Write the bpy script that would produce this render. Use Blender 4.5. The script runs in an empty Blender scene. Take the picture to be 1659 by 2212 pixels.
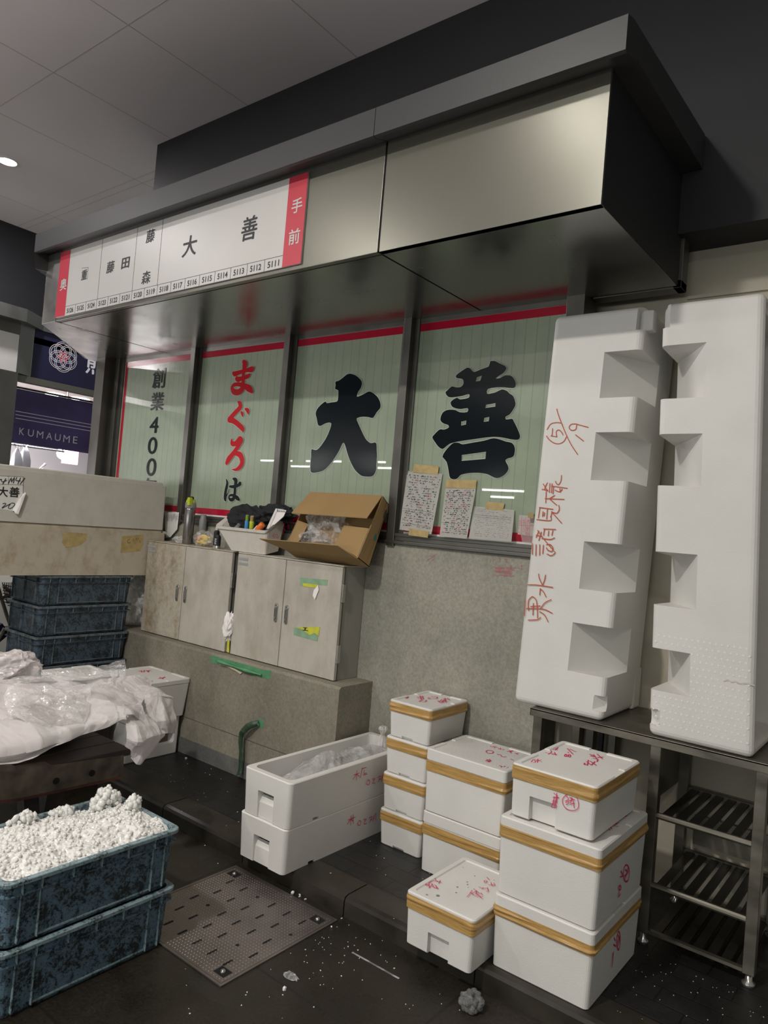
import bpy, bmesh, math, random
from mathutils import Vector, Matrix, noise
random.seed(7)
S = bpy.context.scene
COL = S.collection
PI = math.pi
# ------------------------------------------------------------------ camera
F = 1561.5
CAM = Vector((0, 0, 1.6))
RC = Matrix(((0.78651, -0.61527, -0.05329), (0.61187, 0.78804, -0.06787), (0.08375, 0.02077, 0.99627)))  # cols: right, forward, up
cd = bpy.data.cameras.new('camera'); co = bpy.data.objects.new('camera', cd); COL.objects.link(co)
cd.sensor_fit = 'VERTICAL'; cd.sensor_height = 36; cd.lens = F / 2212 * 36; cd.clip_start = .05
M = Matrix.Identity(4)
for i in range(3):
    M[i][0] = RC[i][0]; M[i][1] = RC[i][2]; M[i][2] = -RC[i][1]; M[i][3] = CAM[i]
co.matrix_world = M
S.camera = co
S.view_settings.view_transform = 'Standard'; S.view_settings.look = 'None'
S.view_settings.exposure = 0.0; S.view_settings.gamma = 1; S.view_settings.use_curve_mapping = False
# ------------------------------------------------------------------ world and lamps
w = bpy.data.worlds.new('world'); S.world = w; w.use_nodes = True
w.node_tree.nodes['Background'].inputs[0].default_value = (.80, .84, .80, 1)
w.node_tree.nodes['Background'].inputs[1].default_value = .26
def area(name, loc, size, power, col=(1, .95, .88), rot=(0, 0, 0), sy=None, spread=PI):
    l = bpy.data.lights.new(name, 'AREA'); l.shape = 'DISK' if sy is None else 'RECTANGLE'
    l.size = size; l.energy = power; l.color = col; l.spread = spread
    if sy: l.size_y = sy
    o = bpy.data.objects.new(name, l); o.location = loc; o.rotation_euler = rot; COL.objects.link(o)
    return o
ZC = 4.45
area('lamp_key', (-1.75, -1.2, ZC - .03), .22, 150)
area('lamp_fill', (-5.0, -1.2, ZC - .03), .22, 60)
area('lamp_front', (-2.03, .31, ZC - .03), .3, 15)
area('lamp_aisle', (-6.5, 2.70, ZC - .03), .14, 50, (1, .93, .95))
area('lamp_aisle', (-6.5, 0.31, ZC - .03), .3, 40, (1, .93, .95))
area('lamp_behind', (1.5, -3.6, ZC - .03), .4, 60)
area('hall_glow', (-2.5, -8.6, 1.6), 11, 330, (.97, 1, .94), (PI / 2 + .85, 0, 0), 2.0)  # added uplight with no fitting, stands in for light bounced onto the ceiling
area('added_aisle_uplight', (-12.5, .5, 1.2), 5, 640, (1, .93, .95), (PI / 2 + .5, 0, -PI / 2), 1.6)  # unseen uplight added beyond the aisle to brighten the ceiling's left part
area('lamp_shop', (-9.4, 4.2, 3.05), 1.2, 210, (1, .96, .98), sy=1.6)

# ------------------------------------------------------------------ pixel rays (the place was measured from the photograph)
def ray(px, py): return RC @ Vector(((px - 829.5) / F, 1, -(py - 1106) / F))
def hit(plane, p):
    ax, v = plane; k = 'xyz'.index(ax); d = ray(*p)
    return CAM + d * ((v - CAM[k]) / d[k])
def onx(px, py, v): return hit(('x', v), (px, py))
def ony(px, py, v): return hit(('y', v), (px, py))
def onz(px, py, v): return hit(('z', v), (px, py))
def cr(c, pts): return [(c[0] + p[0] * c[2], c[1] + p[1] * c[2]) for p in pts]

# ------------------------------------------------------------------ materials
MATS = {}
def mat(name, col=(.5, .5, .5), rough=.5, metal=0, **k):
    m = bpy.data.materials.new(name); m.use_nodes = True; MATS[name] = m
    nt = m.node_tree; b = nt.nodes['Principled BSDF']
    b.inputs['Base Color'].default_value = (*col, 1); b.inputs['Roughness'].default_value = rough
    b.inputs['Metallic'].default_value = metal
    for a, v in k.get('inp', {}).items(): b.inputs[a].default_value = v
    tc = nt.nodes.new('ShaderNodeTexCoord')
    def tex(kind, scale, **kk):
        mp = nt.nodes.new('ShaderNodeMapping'); nt.links.new(tc.outputs['Object'], mp.inputs[0])
        mp.inputs['Scale'].default_value = kk.pop('stretch', (1, 1, 1))
        t = nt.nodes.new(kind); nt.links.new(mp.outputs[0], t.inputs['Vector']); t.inputs['Scale'].default_value = scale
        for a, v in kk.items():
            if a in t.inputs.keys(): t.inputs[a].default_value = v
            else: setattr(t, a, v)
        return t
    def ramp(sock, stops):
        r = nt.nodes.new('ShaderNodeValToRGB'); nt.links.new(sock, r.inputs[0])
        e = r.color_ramp.elements
        while len(e) < len(stops): e.new(.5)
        for el, (p, c) in zip(e, stops):
            el.position = p; el.color = (*c, 1) if len(c) == 3 else c
        return r
    def mix(a, bb, f, mode='MIX'):
        x = nt.nodes.new('ShaderNodeMix'); x.data_type = 'RGBA'; x.blend_type = mode
        if isinstance(f, float): x.inputs[0].default_value = f
        else: nt.links.new(f, x.inputs[0])
        for s, v in ((6, a), (7, bb)):
            if isinstance(v, tuple): x.inputs[s].default_value = (*v, 1)
            else: nt.links.new(v, x.inputs[s])
        return x.outputs[2]
    def bump(sock, strength, dist=.01):
        bp = nt.nodes.new('ShaderNodeBump'); bp.inputs['Strength'].default_value = strength; bp.inputs['Distance'].default_value = dist
        nt.links.new(sock, bp.inputs['Height']); nt.links.new(bp.outputs[0], b.inputs['Normal'])
    def link(sock, name): nt.links.new(sock, b.inputs[name])
    return m, tex, ramp, mix, bump, link, nt
def simple(name, col, rough=.5, metal=0, var=0, scale=8, **inp):
    m, tex, ramp, mix, bump, link, nt = mat(name, col, rough, metal, inp=inp)
    if var:
        n = tex('ShaderNodeTexNoise', scale, Detail=6.0)
        c2 = tuple(c * (1 - var) for c in col); c3 = tuple(min(1, c * (1 + var * .5)) for c in col)
        link(ramp(n.outputs[0], [(.3, c2), (.7, c3)]).outputs[0], 'Base Color')
    return m
# expanded polystyrene
def eps(name, col, dirt=0.0):
    m, tex, ramp, mix, bump, link, nt = mat(name, col, .55)
    v = tex('ShaderNodeTexVoronoi', 230)
    n = tex('ShaderNodeTexNoise', 5, Detail=5.0)
    c = ramp(n.outputs[0], [(.3, tuple(x * .93 for x in col)), (.7, col)]).outputs[0]
    if dirt:
        d = tex('ShaderNodeTexNoise', 9, Detail=9.0, Roughness=.7, stretch=(1, 1, .7))
        f = ramp(d.outputs[0], [(.48, (0, 0, 0)), (.75, (dirt,) * 3)])
        c = mix(c, (.30, .20, .085), f.outputs[0])
    link(c, 'Base Color'); bump(v.outputs['Distance'], .14, .002)
    return m
eps('foam', (.745, .735, .705)); eps('foam_old', (.62, .585, .53), .25); eps('foam_dirty', (.56, .50, .40), .8)
simple('foam_dots', (.84, .835, .815), .4)
m, tex, ramp, mix, bump, link, nt = mat('tape', (.50, .31, .10), .32)
n = tex('ShaderNodeTexNoise', 14, Detail=4.0, stretch=(1, 1, 6)); link(ramp(n.outputs[0], [(.3, (.40, .235, .07)), (.7, (.52, .32, .11))]).outputs[0], 'Base Color'); bump(n.outputs[0], .5, .006)
simple('marker', (.66, .01, .10), .6); simple('crayon', (.50, .10, .05), .7); simple('ink', (.015, .015, .018), .5)
# concrete
def concrete(name, a, b_, c_, bs=.4):
    m, tex, ramp, mix, bump, link, nt = mat(name, a, .85)
    n1 = tex('ShaderNodeTexNoise', 2.2, Detail=8.0, Roughness=.65, stretch=(1, 1, .8)); n2 = tex('ShaderNodeTexNoise', 75, Detail=6.0, Roughness=.75, stretch=(1, 1, .85))
    c = ramp(n1.outputs[0], [(.3, b_), (.55, a), (.75, c_)]).outputs[0]
    c = mix(c, ramp(n2.outputs[0], [(.35, (.55, .55, .55)), (.65, (1, 1, 1))]).outputs[0], .7, 'MULTIPLY')
    n3 = tex('ShaderNodeTexNoise', 6.5, Detail=8.0, Roughness=.8, stretch=(1, 1, .35))
    c = mix(c, tuple(x * .35 for x in a), ramp(n3.outputs[0], [(.64, (0, 0, 0)), (.78, (.45, .45, .45))]).outputs[0])
    link(c, 'Base Color'); bump(n2.outputs[0], bs, .004)
    return m
concrete('concrete_wall', (.38, .37, .31), (.29, .285, .245), (.44, .425, .36))
concrete('concrete_plinth', (.31, .285, .225), (.22, .20, .155), (.37, .34, .27))
concrete('skirting', (.16, .16, .15), (.10, .10, .10), (.26, .25, .23))
# metals
def steel(name, col, rough, var=.25, st=(1, 1, 1)):
    m, tex, ramp, mix, bump, link, nt = mat(name, col, rough, .85)
    n = tex('ShaderNodeTexNoise', 5, Detail=6.0, stretch=st)
    link(ramp(n.outputs[0], [(.3, tuple(c * (1 - var) for c in col)), (.7, col)]).outputs[0], 'Base Color')
    r = ramp(n.outputs[0], [(.3, (rough * .8,) * 3), (.7, (min(1, rough * 1.3),) * 3)]); link(r.outputs[0], 'Roughness')
    f = tex('ShaderNodeTexNoise', 300, stretch=(.05, 1, 1)); bump(f.outputs[0], .04, .001)
    return m
steel('soffit_steel', (.27, .27, .25), .22, .1); simple('fascia_steel', (.165, .162, .135), .30, .55, .05, 1)
steel('frame_steel', (.17, .165, .15), .38, .15); steel('bench_steel', (.27, .25, .21), .36, .5, (1, 3, 3)); steel('slat_steel', (.07, .065, .055), .4, .5)
simple('eave_paint', (.060, .060, .062), .45, .3, .1, 1); steel('bottle_steel', (.30, .29, .28), .25, .05); steel('chrome', (.55, .54, .52), .2, .1)
simple('cabinet_side', (.36, .35, .32), .45, .2); steel('plate_steel', (.33, .29, .27), .42, .35); steel('gray_edge', (.24, .24, .225), .4, .1)
simple('dark_paint', (.017, .018, .022), .6, 0, .2, 2); simple('ceiling', (.86, .80, .805), .7, 0, .03, 1)
simple('cream_wall', (.50, .46, .37), .6, 0, .06, 3); simple('seam', (.55, .51, .51), .8); simple('black_gap', (.006, .006, .006), .9)
simple('white_board', (.53, .52, .50), .35, 0, .03, 3); simple('sign_red', (.50, .030, .055), .4); simple('glass_red', (.42, .010, .035), .12)
simple('brush_red', (.52, .012, .020), .12); simple('brush_black', (.006, .010, .013), .14); simple('brush_halo', (.55, .58, .50), .2)
simple('white_line', (.75, .75, .73), .4); simple('navy', (.012, .012, .045), .45, 0, .1, 3); simple('noren_cloth', (.050, .042, .082), .8, 0, .25, 3)
simple('white_print', (.80, .79, .85), .5); simple('black_rubber', (.012, .012, .014), .6); simple('jacket_cloth', (.010, .011, .014), .8, 0, .3, 8)
simple('cabinet_door', (.52, .495, .44), .45); simple('green_tape', (.10, .30, .15), .5, 0, .2, 20); simple('pale_green_tape', (.26, .42, .27), .5, 0, .2, 20)
simple('yellow_tape', (.62, .62, .06), .5, 0, .2, 30); simple('lime_plastic', (.50, .60, .03), .35); simple('gray_plastic', (.25, .25, .25), .4)
simple('cardboard', (.36, .23, .095), .75, 0, .08, 5); simple('cardboard_edge', (.62, .53, .40), .8); simple('teal_ink', (.03, .20, .19), .6); simple('card_ink', (.07, .05, .03), .7)
simple('label_plate', (.33, .35, .36), .35); simple('orange_plastic', (.75, .16, .02), .4); simple('blue_plastic', (.05, .25, .60), .4); simple('green_plastic', (.25, .42, .05), .4)
simple('yellow_food', (.80, .58, .10), .5, 0, .3, 30); simple('paper', (.90, .865, .855), .6, 0, .02, 6); simple('note_paper', (.80, .79, .75), .65, 0, .06, 10); simple('scribble_red', (.50, .17, .19), .8); simple('grey_ink', (.22, .22, .24), .7)
simple('wood_dark', (.035, .026, .02), .6, 0, .5, 12); simple('wood_worn', (.13, .10, .075), .6, 0, .6, 14); simple('rust_red', (.10, .03, .02), .6, 0, .4, 20)
simple('cream_lining', (.80, .74, .66), .6); simple('shop_wall', (.45, .44, .45), .6); simple('shop_steel', (.35, .36, .38), .35, .6, .3, 8); simple('shop_white', (.85, .85, .83), .5)
simple('masking_tan', (.50, .37, .16), .5, 0, .2, 30); simple('door_seal', (.13, .13, .12), .5); simple('meat_red', (.18, .02, .03), .4)
def emis(name, col, st):
    m = bpy.data.materials.new(name); m.use_nodes = True; MATS[name] = m
    b = m.node_tree.nodes['Principled BSDF']; b.inputs['Base Color'].default_value = (*col, 1)
    b.inputs['Emission Color'].default_value = (*col, 1); b.inputs['Emission Strength'].default_value = st
emis('lamp_lens', (1, .95, .98), 14); emis('lamp_shop_lens', (1, .98, .96), 9); emis('lamp_pink', (1, .25, .5), 9); emis('lamp_strip', (1, 1, .98), 14); emis('hall_glow', (1, .97, .85), 3)
# door paint with rusty stains on one side
m, tex, ramp, mix, bump, link, nt = mat('door_paint', (.50, .47, .41), .45)
n = tex('ShaderNodeTexNoise', 6, Detail=8.0, Roughness=.7, stretch=(1, 1, .5)); n2 = tex('ShaderNodeTexNoise', 38, Detail=8.0, Roughness=.8)
c = ramp(n.outputs[0], [(.35, (.40, .37, .31)), (.6, (.52, .49, .43))]).outputs[0]
link(mix(c, (.26, .18, .10), ramp(n2.outputs[0], [(.60, (0, 0, 0)), (.75, (.5, .5, .5))]).outputs[0]), 'Base Color')
m, tex, ramp, mix, bump, link, nt = mat('door_paint_rusty', (.50, .47, .41), .5)
n = tex('ShaderNodeTexNoise', 4.5, Detail=9.0, Roughness=.75, stretch=(1.4, 1, .6)); n2 = tex('ShaderNodeTexNoise', 30, Detail=8.0, Roughness=.8)
c = ramp(n2.outputs[0], [(.35, (.38, .34, .27)), (.6, (.50, .46, .39))]).outputs[0]
c2 = ramp(n2.outputs[0], [(.40, (.13, .07, .02)), (.6, (.33, .22, .10))]).outputs[0]
link(mix(c, c2, ramp(n.outputs[0], [(.46, (0, 0, 0)), (.66, (.75, .75, .75))]).outputs[0]), 'Base Color')
# frosted green glass with a sheet of fine upright lines behind
m, tex, ramp, mix, bump, link, nt = mat('green_glass', (.33, .39, .29), .5, inp={'Coat Weight': 1.0, 'Coat Roughness': .01, 'Coat IOR': 1.6})
wv = tex('ShaderNodeTexWave', 5.0, bands_direction='X', wave_profile='SIN'); n = tex('ShaderNodeTexNoise', 2.5, Detail=7.0, Roughness=.7)
c = ramp(n.outputs[0], [(.35, (.27, .335, .245)), (.6, (.335, .395, .29))]).outputs[0]
link(mix(c, (.19, .24, .175), ramp(wv.outputs[1], [(.97, (0, 0, 0)), (.998, (.6, .6, .6))]).outputs[0]), 'Base Color')
# crate plastic
def crate_mat(name, a, b_, k, thr=.5):
    m, tex, ramp, mix, bump, link, nt = mat(name, a, .5)
    n = tex('ShaderNodeTexNoise', 15, Detail=9.0, Roughness=.8); n2 = tex('ShaderNodeTexNoise', 90, Detail=6.0, Roughness=.8)
    c = ramp(n.outputs[0], [(.3, b_), (.65, a)]).outputs[0]
    mm = nt.nodes.new('ShaderNodeMath'); mm.operation = 'ADD'; nt.links.new(n.outputs[0], mm.inputs[0]); nt.links.new(n2.outputs[0], mm.inputs[1])
    link(mix(c, k, ramp(mm.outputs[0], [(thr, (1, 1, 1)), (thr + .24, (0, 0, 0))]).outputs[0]), 'Base Color'); bump(n2.outputs[0], .3, .002)
crate_mat('crate_blue', (.13, .215, .29), (.055, .095, .13), (.018, .024, .024), .95); crate_mat('crate_rim', (.25, .34, .37), (.13, .20, .22), (.03, .04, .04), .88)
crate_mat('crate_dark', (.075, .115, .155), (.038, .058, .078), (.018, .023, .027), .95); crate_mat('crate_dark_rim', (.15, .18, .20), (.08, .10, .115), (.03, .035, .04), .88)
# wet ground
m, tex, ramp, mix, bump, link, nt = mat('street', (.03, .026, .02), .4)
n = tex('ShaderNodeTexNoise', 1.6, Detail=8.0, Roughness=.65); n2 = tex('ShaderNodeTexNoise', 90, Detail=5.0, Roughness=.8); br = tex('ShaderNodeTexBrick', 1, offset=0.0, **{'Brick Width': 1.25, 'Row Height': .62, 'Mortar Size': .006})
c = ramp(n.outputs[0], [(.35, (.012, .010, .008)), (.5, (.024, .020, .014)), (.7, (.040, .033, .025))]).outputs[0]
c = mix(c, ramp(n2.outputs[0], [(.35, (.35, .35, .35)), (.65, (1.3, 1.25, 1.2))]).outputs[0], .8, 'MULTIPLY')
c = mix(c, (.012, .011, .009), ramp(br.outputs['Fac'], [(.5, (0, 0, 0)), (.9, (.8, .8, .8))]).outputs[0])
link(c, 'Base Color'); link(ramp(n.outputs[0], [(.35, (.16,) * 3), (.62, (.5,) * 3)]).outputs[0], 'Roughness'); bump(n2.outputs[0], .35, .004)
m, tex, ramp, mix, bump, link, nt = mat('pavers', (.02, .02, .022), .35)
n = tex('ShaderNodeTexNoise', 5, Detail=8.0, Roughness=.7); n2 = tex('ShaderNodeTexNoise', 50, Detail=6.0, Roughness=.8); br = tex('ShaderNodeTexBrick', 1, offset=0.5, **{'Brick Width': .2, 'Row Height': .1, 'Mortar Size': .004, 'Mortar Smooth': .5})
c = ramp(n.outputs[0], [(.35, (.009, .009, .009)), (.7, (.022, .021, .020))]).outputs[0]
c = mix(c, (.005, .005, .005), ramp(br.outputs['Fac'], [(.4, (0, 0, 0)), (.8, (.8, .8, .8))]).outputs[0])
link(c, 'Base Color'); link(ramp(n.outputs[0], [(.3, (.2,) * 3), (.7, (.5,) * 3)]).outputs[0], 'Roughness')
mm = nt.nodes.new('ShaderNodeMath'); mm.operation = 'SUBTRACT'; nt.links.new(n2.outputs[0], mm.inputs[0]); nt.links.new(br.outputs['Fac'], mm.inputs[1]); bump(mm.outputs[0], .5, .004)
simple('kerb_stone', (.034, .029, .022), .38, 0, .5, 8)
# ice, clear plastic
mat('ice', (.84, .84, .81), .12, inp={'Transmission Weight': .10, 'IOR': 1.31, 'Coat Weight': .5})
mat('ice_clear', (.98, .99, .98), .06, inp={'Transmission Weight': .92, 'IOR': 1.31})
m, tex, ramp, mix, bump, link, nt = mat('ice_bed', (.74, .73, .70), .18); n = tex('ShaderNodeTexVoronoi', 60); bump(n.outputs[0], .35, .006)
def plastic(name, alpha, col=(.85, .85, .85), rough=.12):
    m, tex, ramp, mix, bump, link, nt = mat(name, col, rough, inp={'Alpha': alpha, 'Specular IOR Level': .9})
    n = tex('ShaderNodeTexNoise', 16, Detail=3.0, Distortion=1.5); bump(n.outputs[0], .6, .01)
    link(ramp(n.outputs[0], [(.45, (alpha,) * 3), (.62, (min(1, alpha + .28),) * 3)]).outputs[0], 'Alpha')
plastic('clear_bag', .10); plastic('milky_bag', .34); plastic('pink_bag', .6, (.88, .82, .82)); plastic('ice_bag', .30, (.88, .86, .84)); plastic('mesh_green', .85, (.05, .12, .06), .4)

# ------------------------------------------------------------------ mesh kit
def tag(o, label=None, cat=None, group=None, kind=None):
    for k, v in (('label', label), ('category', cat), ('group', group), ('kind', kind)):
        if v: o[k] = v
    return o
def thing(name, loc, label, cat, group=None):
    o = bpy.data.objects.new(name, None); o.location = loc; o.empty_display_size = .1; COL.objects.link(o)
    return tag(o, label, cat, group)
def base(o):
    v = Vector((0, 0, 0))
    while o is not None: v += Vector(o.location); o = o.parent
    return v
def obj(name, bm, m, parent=None, loc=None, smooth=False, label=None, mats=None):
    if loc is None: loc = base(parent) if parent else Vector((0, 0, 0))
    loc = Vector(loc)
    bmesh.ops.translate(bm, vec=-loc, verts=bm.verts)
    me = bpy.data.meshes.new(name); bm.to_mesh(me); bm.free()
    if smooth:
        for p in me.polygons: p.use_smooth = True
    for x in ([m] + (mats or [])): me.materials.append(MATS[x])
    o = bpy.data.objects.new(name, me); COL.objects.link(o)
    if parent: o.parent = parent; o.location = loc - base(parent)
    else: o.location = loc
    if label: o['label'] = label
    return o
def NB(): return bmesh.new()
def box(bm, x0, x1, y0, y1, z0, z1, bev=0, seg=2, mi=0):
    r = bmesh.ops.create_cube(bm, size=1)
    vs = r['verts']
    for v in vs:
        v.co = Vector(((x0 + x1) / 2 + v.co.x * (x1 - x0), (y0 + y1) / 2 + v.co.y * (y1 - y0), (z0 + z1) / 2 + v.co.z * (z1 - z0)))
    fs = list({f for v in vs for f in v.link_faces})
    for f in fs: f.material_index = mi
    if bev:
        es = list({e for v in vs for e in v.link_edges})
        r2 = bmesh.ops.bevel(bm, geom=es, offset=bev, segments=seg, affect='EDGES', profile=.5)
        for f in r2['faces']: f.material_index = mi
    return bm
def B(*a, **k): return box(NB(), *a, **k)
def poly(bm, pts, mi=0):
    f = bm.faces.new([bm.verts.new(p) for p in pts]); f.material_index = mi; return f
def prism(bm, pts, d, mi=0):
    d = Vector(d); a = [bm.verts.new(p) for p in pts]; b_ = [bm.verts.new(Vector(p) + d) for p in pts]; n = len(a)
    fs = [bm.faces.new(a), bm.faces.new(b_[::-1])] + [bm.faces.new((a[i], b_[i], b_[(i + 1) % n], a[(i + 1) % n])) for i in range(n)]
    for f in fs: f.material_index = mi
    return bm
def fixn(bm): bmesh.ops.recalc_face_normals(bm, faces=bm.faces); return bm
def rr(cx, cy, hx, hy, r, z, n=4):
    out = []
    for k, (sx, sy) in enumerate(((1, 1), (-1, 1), (-1, -1), (1, -1))):
        for i in range(n + 1):
            a = PI / 2 * (k + i / n); out.append(Vector((cx + sx * (hx - r) + r * math.cos(a), cy + sy * (hy - r) + r * math.sin(a), z)))
    return out
def loft(bm, rings, cap0=True, cap1=True, closed=False, mi=0):
    R = [[bm.verts.new(p) for p in ring] for ring in rings]; n = len(R[0]); fs = []
    for a, b_ in list(zip(R, R[1:])) + ([(R[-1], R[0])] if closed else []):
        for i in range(n): fs.append(bm.faces.new((a[i], a[(i + 1) % n], b_[(i + 1) % n], b_[i])))
    if cap0 and not closed: fs.append(bm.faces.new(R[0][::-1]))
    if cap1 and not closed: fs.append(bm.faces.new(R[-1]))
    for f in fs: f.material_index = mi
    return bm
def tube(bm, pts, r, n=8, mi=0):
    pts = [Vector(p) for p in pts]; rings = []
    for i, p in enumerate(pts):
        d = (pts[min(i + 1, len(pts) - 1)] - pts[max(i - 1, 0)]).normalized()
        u = d.orthogonal().normalized() if i == 0 else (rings_u - d * rings_u.dot(d)).normalized()
        rings_u = u; v = d.cross(u)
        rad = r[i] if isinstance(r, (list, tuple)) else r
        rings.append([p + (u * math.cos(2 * PI * k / n) + v * math.sin(2 * PI * k / n)) * rad for k in range(n)])
    return loft(bm, rings, mi=mi)
def lathe(bm, c, prof, n=24, mi=0):
    return loft(bm, [[Vector((c[0] + r * math.cos(2 * PI * k / n), c[1] + r * math.sin(2 * PI * k / n), c[2] + z)) for k in range(n)] for r, z in prof], mi=mi)
def cut(bm, cutters):
    """boolean difference with closed cutter meshes"""
    fixn(bm); me = bpy.data.meshes.new('t'); bm.to_mesh(me); bm.free(); o = bpy.data.objects.new('t', me); COL.objects.link(o)
    tmp = []
    for c in cutters:
        fixn(c); mc = bpy.data.meshes.new('c'); c.to_mesh(mc); c.free(); oc = bpy.data.objects.new('c', mc); COL.objects.link(oc); tmp.append(oc)
        md = o.modifiers.new('b', 'BOOLEAN'); md.operation = 'DIFFERENCE'; md.solver = 'EXACT'; md.object = oc
    dg = bpy.context.evaluated_depsgraph_get(); dg.update(); e = o.evaluated_get(dg)
    out = NB(); out.from_mesh(e.to_mesh()); e.to_mesh_clear()
    for x in tmp + [o]: me2 = x.data; bpy.data.objects.remove(x); bpy.data.meshes.remove(me2)
    return out
def hull(pts):
    b_ = NB()
    for p in pts: b_.verts.new(p)
    bmesh.ops.convex_hull(b_, input=b_.verts); return b_
# ribbons and outlines drawn on a plane
NRM = {'x': Vector((1, 0, 0)), 'y': Vector((0, -1, 0)), 'z': Vector((0, 0, 1))}
def smooth_pts(p, k=4):
    if len(p) < 3: return p
    out = []
    for i in range(len(p) - 1):
        p0, p1, p2, p3 = p[max(i - 1, 0)], p[i], p[i + 1], p[min(i + 2, len(p) - 1)]
        for j in range(k):
            t = j / k
            out.append(tuple(.5 * ((2 * b1) + (-a1 + c1) * t + (2 * a1 - 5 * b1 + 4 * c1 - d1) * t * t + (-a1 + 3 * b1 - 3 * c1 + d1) * t ** 3) for a1, b1, c1, d1 in zip(p0, p1, p2, p3)))
    out.append(p[-1]); return out
def ribbon(bm, P, W, n, off):
    P = [p + n * (off + i * 8e-6) for i, p in enumerate(P)]; L = []; R_ = []
    for i, p in enumerate(P):
        d = P[min(i + 1, len(P) - 1)] - P[max(i - 1, 0)]
        if d.length < 1e-9: d = Vector((1, 0, 0))
        s = d.normalized().cross(n) * W[i] * .5
        L.append(p + s); R_.append(p - s)
    cap = []
    for end in (0, -1):
        p = P[end]; d = (P[1] - P[0]) * -1 if end == 0 else P[-1] - P[-2]
        d = d.normalized() if d.length > 1e-9 else Vector((1, 0, 0)); s = d.cross(n); rad = W[end] * .5
        cap.append([p + (s * math.cos(a) + d * math.sin(a)) * rad for a in [PI * k / 6 for k in range(7)]])
    vl = [bm.verts.new(p) for p in L]; vr = [bm.verts.new(p) for p in R_]
    for i in range(len(P) - 1):
        try: bm.faces.new((vl[i], vl[i + 1], vr[i + 1], vr[i]))
        except ValueError: pass
    for c_ in cap: bm.faces.new([bm.verts.new(p) for p in c_])
def ink(bm, plane, c, strokes, wpx, off=.0012, k=4):
    """strokes in crop coordinates; a point is (x, y) or (x, y, width)"""
    n = NRM[plane[0]]
    for j, s in enumerate(strokes):
        full = [(p[0], p[1], p[2] if len(p) > 2 else wpx) for p in s]
        full = smooth_pts(full, k)
        P = []; W = []
        for x, y, wd in full:
            q = (c[0] + x * c[2], c[1] + y * c[2]); a = hit(plane, q); b_ = hit(plane, (q[0] + wd * c[2] * .5, q[1])); d_ = hit(plane, (q[0], q[1] + wd * c[2] * .5))
            P.append(a); W.append((a - b_).length + (a - d_).length)
        W = [x * (.68 if plane[0] == 'z' else .72 if k == 4 and wpx < 12 else 1) for x in W]
        ribbon(bm, P, W, n, off + j * .00008)
def outline(bm, plane, c, loops, off, grow=0):
    """filled outline with holes; loops in crop coordinates"""
    n = NRM[plane[0]]; es = []
    for li, lp in enumerate(loops):
        lp = smooth_pts(lp + [lp[0]], 2)[:-1] if len(lp) > 6 else lp
        A = sum(lp[i][0] * lp[(i + 1) % len(lp)][1] - lp[(i + 1) % len(lp)][0] * lp[i][1] for i in range(len(lp)))
        sg = (1 if A > 0 else -1) * (1 if li == 0 else -1); q = []
        for i, p in enumerate(lp):
            a = Vector(lp[i - 1]); b_ = Vector(lp[(i + 1) % len(lp)]); d = (b_ - a).normalized()
            q.append((p[0] + sg * d.y * grow, p[1] - sg * d.x * grow))
        vs = [bm.verts.new(hit(plane, x) + n * off) for x in cr(c, q)]
        es += [bm.edges.new((vs[i], vs[(i + 1) % len(vs)])) for i in range(len(vs))]
    bmesh.ops.triangle_fill(bm, use_beauty=True, use_dissolve=False, edges=es)
    return bm
TC = {}
def glyph_mesh(txt, bold):
    key = (txt, bold)
    if key not in TC:
        cu = bpy.data.curves.new('t', 'FONT'); cu.body = txt; cu.size = 1; cu.offset = bold; cu.fill_mode = 'FRONT'; cu.resolution_u = 4
        o = bpy.data.objects.new('t', cu); COL.objects.link(o); dg = bpy.context.evaluated_depsgraph_get(); dg.update()
        me = bpy.data.meshes.new_from_object(o.evaluated_get(dg)); V = [v.co.copy() for v in me.vertices]; Fc = [tuple(p.vertices) for p in me.polygons]
        bpy.data.objects.remove(o); bpy.data.curves.remove(cu); bpy.data.meshes.remove(me); TC[key] = (V, Fc)
    return TC[key]
def glyph(bm, txt, c, w_, h_, right, up, off=.001, bold=0.0, shear=0):
    V, Fc = glyph_mesh(txt, bold)
    if not V: return
    x0 = min(v.x for v in V); x1 = max(v.x for v in V); y0 = min(v.y for v in V); y1 = max(v.y for v in V)
    right = Vector(right).normalized(); up = Vector(up).normalized(); n = right.cross(up)
    sx = w_ / (x1 - x0) if w_ else h_ / (y1 - y0); sy = h_ / (y1 - y0) if h_ else sx
    vs = []
    for v in V:
        a = (v.x - (x0 + x1) / 2) * sx; b_ = (v.y - (y0 + y1) / 2) * sy
        vs.append(bm.verts.new(Vector(c) + right * (a + shear * b_) + up * b_ + n * off))
    for f in Fc:
        try: bm.faces.new([vs[i] for i in f])
        except ValueError: pass
def gpx(bm, txt, plane, q, wpx, hpx, off=.001, bold=0.0, shear=0):
    """glyph centred on a pixel with its pixel width and height, upright on an x or y plane"""
    a = hit(plane, (q[0] - wpx / 2, q[1])); b_ = hit(plane, (q[0] + wpx / 2, q[1])); t = hit(plane, (q[0], q[1] - hpx / 2)); u = hit(plane, (q[0], q[1] + hpx / 2)); c = hit(plane, q)
    k = 'xy'.index(plane[0]); r = Vector((1, 0, 0)) if plane[0] == 'y' else Vector((0, 1, 0))
    glyph(bm, txt, c, abs((b_ - a)[1 - k]), abs(t.z - u.z), r, (0, 0, 1), off, bold, shear)
def fat(bm, txt, plane, q, w_, h_, e, off=.001, shear=0):
    for k, (a, c) in enumerate(((0, 0), (e, 0), (-e, 0), (0, e), (0, -e))): gpx(bm, txt, plane, (q[0] + a, q[1] + c), w_, h_, off + k * .0001, 0.0, shear)
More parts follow.
